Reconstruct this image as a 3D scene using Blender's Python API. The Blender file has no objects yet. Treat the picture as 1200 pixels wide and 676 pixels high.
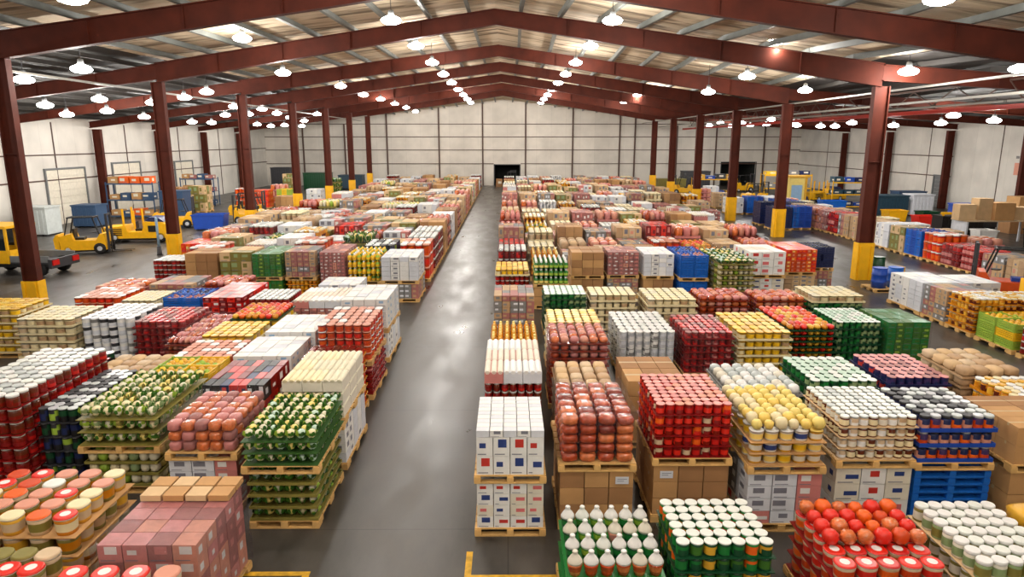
import bpy, math, random
from mathutils import Matrix, Vector
PI = math.pi
scn = bpy.context.scene
col = scn.collection
rnd = random.Random(7)

# ------------------------------------------------------------------ materials
MATS = {}
def mat(name, c, rough=.6, metal=0., noise=0., nscale=6., bump=0., bscale=30., spec=.5, em=0., coat=0.):
    m = bpy.data.materials.new(name); m.use_nodes = True
    nt = m.node_tree; b = nt.nodes['Principled BSDF']
    c = tuple(x if x <= .0 else x for x in c)
    b.inputs['Base Color'].default_value = (*c, 1)
    b.inputs['Roughness'].default_value = rough
    b.inputs['Metallic'].default_value = metal
    b.inputs['Specular IOR Level'].default_value = spec
    if coat: b.inputs['Coat Weight'].default_value = coat; b.inputs['Coat Roughness'].default_value = .08
    if em:
        b.inputs['Emission Color'].default_value = (*c, 1); b.inputs['Emission Strength'].default_value = em
    if noise or bump:
        tc = nt.nodes.new('ShaderNodeTexCoord')
        n = nt.nodes.new('ShaderNodeTexNoise'); n.inputs['Scale'].default_value = nscale; n.inputs['Detail'].default_value = 4
        nt.links.new(tc.outputs['Object'], n.inputs['Vector'])
        if noise:
            mp = nt.nodes.new('ShaderNodeMapRange')
            mp.inputs['From Min'].default_value = .3; mp.inputs['From Max'].default_value = .7
            mp.inputs['To Min'].default_value = 1 - noise; mp.inputs['To Max'].default_value = 1 + noise
            nt.links.new(n.outputs['Fac'], mp.inputs['Value'])
            mx = nt.nodes.new('ShaderNodeVectorMath'); mx.operation = 'SCALE'
            mx.inputs[0].default_value = c
            nt.links.new(mp.outputs['Result'], mx.inputs['Scale'])
            nt.links.new(mx.outputs['Vector'], b.inputs['Base Color'])
        if bump:
            n2 = nt.nodes.new('ShaderNodeTexNoise'); n2.inputs['Scale'].default_value = bscale
            nt.links.new(tc.outputs['Object'], n2.inputs['Vector'])
            bp = nt.nodes.new('ShaderNodeBump'); bp.inputs['Strength'].default_value = bump; bp.inputs['Distance'].default_value = .05
            nt.links.new(n2.outputs['Fac'], bp.inputs['Height']); nt.links.new(bp.outputs['Normal'], b.inputs['Normal'])
    MATS[name] = m
    return m
def S(r, g, b):                                   # 8-bit sRGB to linear
    return tuple(((x/255+.055)/1.055)**2.4 if x > 10 else x/255/12.92 for x in (r, g, b))

for n, c, r in [('white', (232,230,226), .45), ('offwhite', (224,216,198), .55), ('cream', (232,216,172), .5),
    ('ivory', (222,214,186), .6), ('lidwhite', (228,230,222), .35), ('lidgrey', (190,196,194), .35), ('lidpink', (232,150,140), .35),
    ('black', (20,20,22), .4), ('charcoal', (48,48,52), .5), ('grey', (128,126,124), .6), ('silver', (190,192,196), .3),
    ('red', (196,30,24), .3), ('darkred', (128,18,18), .3), ('brightred', (222,44,28), .3), ('pink', (204,128,122), .4),
    ('salmon', (212,144,120), .5), ('rose', (164,104,98), .5), ('orange', (232,98,22), .35), ('deeporange', (206,70,20), .35),
    ('amber', (206,130,24), .25), ('gold', (222,168,50), .35), ('yellow', (240,190,30), .4), ('paleyellow', (236,212,120), .45),
    ('butter', (240,206,106), .4), ('lime', (150,180,60), .5), ('leaf', (60,110,30), .5), ('darkleaf', (50,88,34), .55),
    ('green', (30,120,52), .35), ('darkgreen', (16,66,38), .35), ('sage', (140,160,110), .5), ('mint', (190,212,194), .45),
    ('olive', (128,118,54), .5), ('blue', (24,70,164), .4), ('brightblue', (16,96,190), .4), ('navy', (24,36,80), .4),
    ('purple', (62,44,92), .4), ('sky', (150,184,214), .5), ('brownglass', (96,40,20), .2), ('redglass', (120,24,14), .15),
    ('meat', (160,62,36), .25), ('meatdark', (118,38,28), .25), ('meatlight', (196,104,70), .3), ('tan', (184,150,112), .6),
    ('beige', (206,180,146), .6), ('greenglass', (38,110,44), .15), ('greyprint', (120,120,130), .6), ('blueprint', (40,60,120), .6),
    ('redprint', (190,50,40), .6), ('pinkprint', (214,110,110), .6), ('tape', (190,164,120), .4), ('paper', (214,216,222), .6),
    ('rubber', (18,18,18), .7), ('steelblue', (52,78,110), .5), ('teal', (30,60,76), .5), ('glassdark', (30,36,40), .1), ('skin', (196,140,110), .6),
    ('greysteel', (110,112,112), .45), ('taillight', (190,20,16), .3), ('vehyellow', (236,176,14), .4), ('orangepaint', (222,84,24), .45)]:
    l_ = sum(c)/3; mat(n, S(*[min(250, max(4, l_+(q-l_)*1.02)) for q in c]), r, noise=.07, nscale=5)
for n in ('meat', 'meatdark', 'meatlight'):
    mat(n, {'meat': S(176,66,26), 'meatdark': S(132,40,20), 'meatlight': S(214,112,58)}[n], .18, noise=.35, nscale=9, bump=.25, bscale=25, coat=.6)
mat('cardboard', S(190,144,92), .8, noise=.08, nscale=3)
mat('cardboard_dark', S(160,116,74), .8, noise=.08, nscale=3)
mat('cardboard_pale', S(212,178,134), .8, noise=.08, nscale=3)
mat('wood', S(214,170,104), .7, noise=.18, nscale=4)
mat('bluewood', S(14,98,190), .6, noise=.15, nscale=4)
mat('steel_red', S(78,30,16), .7, noise=.25, nscale=1.2, spec=.25)
mat('steel_trim', S(84,60,50), .6)
mat('purlin', S(104,108,104), .5, noise=.15, nscale=2)
mat('safety_yellow', S(246,184,10), .5, noise=.08, nscale=3)
mat('line_yellow', S(206,158,30), .6, noise=.3, nscale=8)
mat('redpipe', S(196,44,28), .4)
mat('conduit', S(136,132,122), .45, .0)
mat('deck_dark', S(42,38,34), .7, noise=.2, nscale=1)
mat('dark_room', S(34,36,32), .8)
lm = mat('lamp_glow', (1, .97, .93), .5, em=38.)

def film_mat(name, fac, tint=(1, 1, 1)):
    m = bpy.data.materials.new(name); m.use_nodes = True; nt = m.node_tree; nt.nodes.clear()
    out = nt.nodes.new('ShaderNodeOutputMaterial'); mix = nt.nodes.new('ShaderNodeMixShader')
    tr = nt.nodes.new('ShaderNodeBsdfTransparent'); tr.inputs['Color'].default_value = (*tint, 1)
    gl = nt.nodes.new('ShaderNodeBsdfPrincipled'); gl.inputs['Base Color'].default_value = (.14, .14, .15, 1); gl.inputs['Roughness'].default_value = .1
    tc = nt.nodes.new('ShaderNodeTexCoord'); n = nt.nodes.new('ShaderNodeTexNoise'); n.inputs['Scale'].default_value = 5; n.inputs['Detail'].default_value = 5; n.inputs['Distortion'].default_value = 1.2
    bp = nt.nodes.new('ShaderNodeBump'); bp.inputs['Strength'].default_value = .9; bp.inputs['Distance'].default_value = .06
    nt.links.new(tc.outputs['Object'], n.inputs['Vector']); nt.links.new(n.outputs['Fac'], bp.inputs['Height']); nt.links.new(bp.outputs['Normal'], gl.inputs['Normal'])
    mp = nt.nodes.new('ShaderNodeMapRange'); mp.inputs['From Min'].default_value = .35; mp.inputs['From Max'].default_value = .75
    mp.inputs['To Min'].default_value = fac*.5; mp.inputs['To Max'].default_value = fac*1.6
    nt.links.new(n.outputs['Fac'], mp.inputs['Value']); nt.links.new(mp.outputs['Result'], mix.inputs['Fac'])
    nt.links.new(tr.outputs[0], mix.inputs[1]); nt.links.new(gl.outputs[0], mix.inputs[2]); nt.links.new(mix.outputs[0], out.inputs[0])
    MATS[name] = m
film_mat('film', .09); film_mat('film_heavy', .17, (.96, .95, .97))

def floor_mat():
    m = mat('concrete', S(112,106,98), .35); nt = m.node_tree; b = nt.nodes['Principled BSDF']
    tc = nt.nodes.new('ShaderNodeTexCoord')
    mapn = nt.nodes.new('ShaderNodeMapping'); mapn.inputs['Scale'].default_value = (1, .35, 1)
    n1 = nt.nodes.new('ShaderNodeTexNoise'); n1.inputs['Scale'].default_value = .9; n1.inputs['Detail'].default_value = 8; n1.inputs['Roughness'].default_value = .65
    nt.links.new(tc.outputs['Object'], mapn.inputs['Vector']); nt.links.new(mapn.outputs[0], n1.inputs['Vector'])
    cr = nt.nodes.new('ShaderNodeValToRGB')
    cr.color_ramp.elements[0].position = .3; cr.color_ramp.elements[0].color = (*S(40,37,34), 1)
    cr.color_ramp.elements[1].position = .72; cr.color_ramp.elements[1].color = (*S(88,83,77), 1)
    nt.links.new(n1.outputs['Fac'], cr.inputs['Fac'])
    br = nt.nodes.new('ShaderNodeTexBrick'); br.offset = 0; br.inputs['Scale'].default_value = 1
    br.inputs['Brick Width'].default_value = 5.2; br.inputs['Row Height'].default_value = 5.2; br.inputs['Mortar Size'].default_value = .012
    br.inputs['Color1'].default_value = (1, 1, 1, 1); br.inputs['Color2'].default_value = (.93, .93, .93, 1); br.inputs['Mortar'].default_value = (.45, .45, .45, 1)
    nt.links.new(tc.outputs['Object'], br.inputs['Vector'])
    mx = nt.nodes.new('ShaderNodeMix'); mx.data_type = 'RGBA'; mx.blend_type = 'MULTIPLY'; mx.inputs[0].default_value = 1
    nt.links.new(cr.outputs[0], mx.inputs[6]); nt.links.new(br.outputs['Color'], mx.inputs[7]); nt.links.new(mx.outputs[2], b.inputs['Base Color'])
    mp = nt.nodes.new('ShaderNodeMapRange'); mp.inputs['From Min'].default_value = .3; mp.inputs['From Max'].default_value = .7
    mp.inputs['To Min'].default_value = .24; mp.inputs['To Max'].default_value = .5
    nt.links.new(n1.outputs['Fac'], mp.inputs['Value']); nt.links.new(mp.outputs[0], b.inputs['Roughness'])
floor_mat()
def panel_mat(name, c, sx, seam, axis):
    m = mat(name, S(*c), .65); nt = m.node_tree; b = nt.nodes['Principled BSDF']
    tc = nt.nodes.new('ShaderNodeTexCoord'); mapn = nt.nodes.new('ShaderNodeMapping')
    w = nt.nodes.new('ShaderNodeTexBrick'); w.offset = 0
    w.inputs['Brick Width'].default_value = sx; w.inputs['Row Height'].default_value = 40; w.inputs['Mortar Size'].default_value = seam
    w.inputs['Scale'].default_value = 1
    sep = nt.nodes.new('ShaderNodeSeparateXYZ'); cmb = nt.nodes.new('ShaderNodeCombineXYZ')
    nt.links.new(tc.outputs['Object'], sep.inputs[0]); nt.links.new(sep.outputs[axis], cmb.inputs[0]); nt.links.new(sep.outputs[2], cmb.inputs[1])
    nt.links.new(cmb.outputs[0], w.inputs['Vector'])
    n = nt.nodes.new('ShaderNodeTexNoise'); n.inputs['Scale'].default_value = .5; n.inputs['Detail'].default_value = 6
    nt.links.new(tc.outputs['Object'], n.inputs['Vector'])
    base = S(*c); w.inputs['Color1'].default_value = (*base, 1); w.inputs['Color2'].default_value = (*[x*.93 for x in base], 1); w.inputs['Mortar'].default_value = (*[x*.72 for x in base], 1)
    mp = nt.nodes.new('ShaderNodeMapRange'); mp.inputs['From Min'].default_value = .3; mp.inputs['From Max'].default_value = .7; mp.inputs['To Min'].default_value = .86; mp.inputs['To Max'].default_value = 1.06
    nt.links.new(n.outputs['Fac'], mp.inputs['Value'])
    vm = nt.nodes.new('ShaderNodeVectorMath'); vm.operation = 'SCALE'; nt.links.new(w.outputs['Color'], vm.inputs[0]); nt.links.new(mp.outputs[0], vm.inputs['Scale'])
    nt.links.new(vm.outputs[0], b.inputs['Base Color'])
panel_mat('wall_panel_x', (222,214,202), 2.1, .01, 0)
panel_mat('wall_panel_y', (222,216,206), 2.1, .01, 1)
def insul_mat():
    m = mat('insulation', S(206,190,166), .9); nt = m.node_tree; b = nt.nodes['Principled BSDF']
    tc = nt.nodes.new('ShaderNodeTexCoord'); mapn = nt.nodes.new('ShaderNodeMapping'); mapn.inputs['Scale'].default_value = (.25, 1.6, 1)
    n = nt.nodes.new('ShaderNodeTexNoise'); n.inputs['Scale'].default_value = .9; n.inputs['Detail'].default_value = 5; n.inputs['Distortion'].default_value = .8
    nt.links.new(tc.outputs['Object'], mapn.inputs[0]); nt.links.new(mapn.outputs[0], n.inputs['Vector'])
    cr = nt.nodes.new('ShaderNodeValToRGB'); cr.color_ramp.elements[0].position = .36; cr.color_ramp.elements[0].color = (*S(122,106,86), 1)
    cr.color_ramp.elements[1].position = .52; cr.color_ramp.elements[1].color = (*S(204,186,158), 1)
    nt.links.new(n.outputs['Fac'], cr.inputs[0]); nt.links.new(cr.outputs[0], b.inputs['Base Color'])
    bp = nt.nodes.new('ShaderNodeBump'); bp.inputs['Distance'].default_value = .3; bp.inputs['Strength'].default_value = .6
    nt.links.new(n.outputs['Fac'], bp.inputs['Height']); nt.links.new(bp.outputs[0], b.inputs['Normal'])
insul_mat()

# ------------------------------------------------------------------ mesh builder
class MB:
    def __init__(s): s.v = []; s.f = []; s.m = []; s.sm = []; s.names = []
    def mi(s, n):
        if n not in s.names: s.names.append(n)
        return s.names.index(n)
    def face(s, idx, m, smooth=False): s.f.append(idx); s.m.append(s.mi(m)); s.sm.append(smooth)
    def box(s, x0, x1, y0, y1, z0, z1, m, top=None, taper=0.):
        b = len(s.v); t = taper
        s.v += [(x0+t, y0+t, z0), (x1-t, y0+t, z0), (x1-t, y1-t, z0), (x0+t, y1-t, z0), (x0, y0, z1), (x1, y0, z1), (x1, y1, z1), (x0, y1, z1)]
        for q in ((0,3,2,1), (0,1,5,4), (1,2,6,5), (2,3,7,6), (3,0,4,7)): s.face([b+i for i in q], m)
        s.face([b+4, b+5, b+6, b+7], top or m)
    def obox(s, p0, p1, w, h, m, up=(0, 0, 1)):        # oriented bar from p0 to p1, w sideways, h up
        p0 = Vector(p0); p1 = Vector(p1); d = (p1-p0).normalized(); u = Vector(up)
        sd = d.cross(u).normalized(); u = sd.cross(d).normalized(); b = len(s.v)
        for p in (p0, p1):
            for a, c in ((-1,-1), (1,-1), (1,1), (-1,1)): s.v.append(tuple(p + sd*a*w/2 + u*c*h/2))
        for q in ((0,1,2,3), (7,6,5,4), (0,4,5,1), (1,5,6,2), (2,6,7,3), (3,7,4,0)): s.face([b+i for i in q], m)
    def lathe(s, x, y, z, prof, seg=10, sq=0., smooth=True, axis=2):   # prof: (r, z, material of the band above)
        b = len(s.v); n = len(prof)
        for r, h, _ in prof:
            for k in range(seg):
                a = 2*PI*(k+.5)/seg; ca, sa = math.cos(a), math.sin(a)
                f = 1/(max(abs(ca), abs(sa)))**sq if sq else 1
                q = (r*ca*f, r*sa*f, h)
                if axis == 2: s.v.append((x+q[0], y+q[1], z+q[2]))
                elif axis == 1: s.v.append((x+q[0], y+q[2], z+q[1]))
                else: s.v.append((x+q[2], y+q[0], z+q[1]))
        for i in range(n-1):
            for k in range(seg):
                k2 = (k+1) % seg
                mm = prof[i][2]
                if '|' in mm: mm = mm.split('|')[0 if k < seg*.55 else 1]
                s.face([b+i*seg+k, b+i*seg+k2, b+(i+1)*seg+k2, b+(i+1)*seg+k], mm, smooth)
        s.face([b+(n-1)*seg+k for k in range(seg)], prof[-1][2]); s.face([b+k for k in range(seg)][::-1], prof[0][2])
    def blob(s, x, y, z, rx, ry, rz, m, R, seg=8, rings=5, jit=.12, e=1.):   # z is the underside; e < 1 gives a boxier shape
        P = lambda q: math.copysign(abs(q)**e, q)
        b = len(s.v); s.v.append((x, y, z))
        for i in range(1, rings):
            t = PI*i/rings
            for k in range(seg):
                a = 2*PI*k/seg + i*.3; j = 1+R.uniform(-jit, jit)
                s.v.append((x+rx*P(math.sin(t))*P(math.cos(a))*j, y+ry*P(math.sin(t))*P(math.sin(a))*j, z+rz*(1-P(math.cos(t)))))
        s.v.append((x, y, z+2*rz)); e = len(s.v)-1
        for k in range(seg):
            k2 = (k+1) % seg
            s.face([b, b+1+k2, b+1+k], m, True); s.face([e, b+1+(rings-2)*seg+k, b+1+(rings-2)*seg+k2], m, True)
            for i in range(rings-2): s.face([b+1+i*seg+k, b+1+i*seg+k2, b+1+(i+1)*seg+k2, b+1+(i+1)*seg+k], m, True)
    def mesh(s, name):
        me = bpy.data.meshes.new(name); me.from_pydata(s.v, [], s.f)
        for n in s.names: me.materials.append(MATS[n])
        me.polygons.foreach_set('material_index', s.m); me.polygons.foreach_set('use_smooth', s.sm); me.update()
        return me
def put(name, me, loc=(0,0,0), parent=None, scale=None, rz=0.):
    o = bpy.data.objects.new(name, me); col.objects.link(o); o.location = loc
    if parent: o.parent = parent
    if scale: o.scale = scale
    if rz: o.rotation_euler = (0, 0, rz)
    return o
def tag(o, label=None, cat=None, group=None, kind=None):
    if label: o['label'] = label
    if cat: o['category'] = cat
    if group: o['group'] = group
    if kind: o['kind'] = kind
    return o
def root(name, loc, label, cat, group=None, rz=0.):
    o = bpy.data.objects.new(name, None); col.objects.link(o); o.location = loc; o.rotation_euler = (0, 0, rz)
    o.empty_display_size = .2
    return tag(o, label, cat, group)
ORD = ['zeroth','first','second','third','fourth','fifth','sixth','seventh','eighth','ninth','tenth','eleventh','twelfth','thirteenth','fourteenth','fifteenth','sixteenth','seventeenth','eighteenth','nineteenth','twentieth','twenty-first','twenty-second','twenty-third','twenty-fourth','twenty-fifth','twenty-sixth','twenty-seventh','twenty-eighth','twenty-ninth','thirtieth']

# ------------------------------------------------------------------ items
def i_can(mb, x, y, z, w, d, h, v, R, seg=10):
    r = min(w, d)*.485; body, lab, lid = v
    mb.lathe(x, y, z, [(r*.97, 0, body), (r, h*.03, body), (r*.98, h*.14, lab+'|'+body), (r*.98, h*.44, lab), (r*.98, h*.62, body+'|'+lab), (r*.98, h*.84, body), (r, h*.93, lid), (r*.99, h, lid), (r*.86, h*.985, lid)], seg)
def i_jar(mb, x, y, z, w, d, h, v, R, seg=10):
    r = min(w, d)*.48; body, lab, lid = v
    mb.lathe(x, y, z, [(r*.9, 0, body), (r, h*.05, body), (r, h*.14, lab), (r, h*.4, lab+'|'+body), (r, h*.66, body), (r*.97, h*.74, body), (r*.84, h*.8, lid), (r*.95, h*.81, lid), (r*.95, h*.96, lid), (r*.88, h, lid)], seg)
def i_tub(mb, x, y, z, w, d, h, v, R, seg=12):
    r = min(w, d)*.47; body, lab, lid = v
    mb.lathe(x, y, z, [(r*.84, 0, body), (r*.87, h*.18, lab), (r*.93, h*.66, body), (r*.95, h*.86, lid), (r, h*.85, lid), (r, h*.95, lid), (r*.9, h, lid)], seg, sq=.35)
def i_bottle(mb, x, y, z, w, d, h, v, R, seg=10):
    r = min(w, d)*.47; body, lab, cap = v
    mb.lathe(x, y, z, [(r*.92, 0, body), (r, h*.03, body), (r, h*.12, lab), (r, h*.42, body), (r*.92, h*.56, body), (r*.5, h*.72, cap), (r*.5, h*.74, cap), (r*.42, h*.93, cap), (r*.34, h, cap)], seg)
def i_cone(mb, x, y, z, w, d, h, v, R, seg=10):
    r = min(w, d)*.46; body, lab, cap = v
    mb.lathe(x, y, z, [(r*.7, 0, body), (r*.85, h*.2, lab), (r*.98, h*.42, body), (r, h*.5, cap), (r*.96, h*.58, cap), (r*.62, h*.74, cap), (r*.34, h*.84, cap), (r*.34, h*.96, cap), (r*.22, h, cap)], seg)
def i_ball(mb, x, y, z, w, d, h, v, R):
    mb.blob(x, y, z, w*.46, d*.46, h*.49, v[0], R, 9, 6, .09, .8)
def i_bag(mb, x, y, z, w, d, h, v, R):
    mb.blob(x, y, z, w*.465, d*.465, h*.495, v[0], R, 12, 7, .07, .55)
    if len(v) > 1: mb.box(x-w*.16, x+w*.16, y-d*.14, y+d*.14, z+h*.95, z+h*.995, v[1])
def i_box(mb, x, y, z, w, d, h, v, R):
    m, pr, tp = v; g = .006; x0, x1, y0, y1 = x-w/2+g, x+w/2-g, y-d/2+g, y+d/2-g; z1 = z+h-.004
    mb.box(x0, x1, y0, y1, z, z1, m)
    if tp: mb.box(x0-.001, x1+.001, y-.022, y+.022, z1-.05, z1+.0015, tp)
    if pr:
        e = .002
        for (ya, yb) in ((y0-e, y0+.004), (y1-.004, y1+e)):
            a = R.uniform(.06, .4); b_ = a+R.uniform(.35, .55); c = R.uniform(.3, .5); dd = c+R.uniform(.25, .45)
            mb.box(x0+a*w, x0+min(b_, .93)*w, ya, yb, z+c*h, z+min(dd, .9)*h, pr)
            mb.box(x0+.08*w, x0+R.uniform(.3, .8)*w, ya, yb, z+.08*h, z+.13*h, 'greyprint')
        for (xa, xb) in ((x0-e, x0+.004), (x1-.004, x1+e)):
            a = R.uniform(.1, .4); mb.box(xa, xb, y0+a*d, y0+(a+R.uniform(.2, .45))*d, z+.3*h, z+R.uniform(.5, .85)*h, pr)
def i_roll(mb, x, y, z, w, d, h, v, R):
    n = 3; hw = w/n; seg = 6
    mb.box(x-w/2+.004, x+w/2-.004, y-d/2+.004, y+d/2-.004, z, z+h*.8, v[1])
    for i in range(n):
        cx = x-w/2+hw*(i+.5); mb.lathe(cx, y-d/2+.004, z+h*.78, [(hw*.36, 0, v[0]), (hw*.46, .02, v[0]), (hw*.46, d-.03, v[0]), (hw*.36, d-.008, v[0])], 8, axis=1)
def i_leafy(mb, x, y, z, w, d, h, v, R):
    q = R.uniform(.34, .45); mb.blob(x, y, z+h*.16, w*q, d*q, h*R.uniform(.34, .41), v[0], R, 10, 6, .16)
    for k in range(12):
        a = 2*PI*k/12+R.uniform(-.5, .5); r0 = w*R.uniform(.05, .25); r1 = w*R.uniform(.4, .62); r2 = r1*R.uniform(.8, 1.15); s_ = w*R.uniform(.15, .26)
        z1, z2 = z+h*R.uniform(.5, .8), z+h*R.uniform(.55, 1.0)
        b = len(mb.v); ca, sa = math.cos(a), math.sin(a); m = v[1] if R.random() < .7 else ('lime' if R.random() < .4 else 'leaf')
        mb.v += [(x+r0*ca, y+r0*sa, z+h*.1), (x+r1*ca-s_*sa, y+r1*sa+s_*ca, z1), (x+r1*ca*1.02, y+r1*sa*1.02, z1-h*.06), (x+r1*ca+s_*sa, y+r1*sa-s_*ca, z1), (x+r2*ca-s_*.5*sa, y+r2*sa+s_*.5*ca, z2), (x+r2*ca+s_*.5*sa, y+r2*sa-s_*.5*ca, z2)]
        mb.face([b, b+1, b+2], m, True); mb.face([b, b+2, b+3], m, True); mb.face([b+1, b+4, b+5, b+2], m, True); mb.face([b+2, b+5, b+3], m, True)
def i_crate(mb, x, y, z, w, d, h, v, R):
    m, inner, goods = v; t = .018; x0, x1, y0, y1 = x-w/2+.004, x+w/2-.004, y-d/2+.004, y+d/2-.004
    mb.box(x0, x1, y0, y1, z, z+.03, m)
    for k in range(4):
        za = z+.03+k*(h-.03)/4; zb = za+(h-.03)/4*.72
        mb.box(x0, x1, y0, y0+t, za, zb, m); mb.box(x0, x1, y1-t, y1, za, zb, m); mb.box(x0, x0+t, y0, y1, za, zb, m); mb.box(x1-t, x1, y0, y1, za, zb, m)
    for a in (x0, x1-.04):
        for b in (y0, y1-.04): mb.box(a, a+.04, b, b+.04, z, z+h, m)
    for i in range(3):
        for j in range(3):
            ww = (w-.08)/3; dd = (d-.08)/3
            mb.blob(x-w/2+.04+ww*(i+.5), y-d/2+.04+dd*(j+.5), z+.03, ww*.46, dd*.46, h*.44, R.choice([inner, goods]), R, 7, 5, .1)

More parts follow.
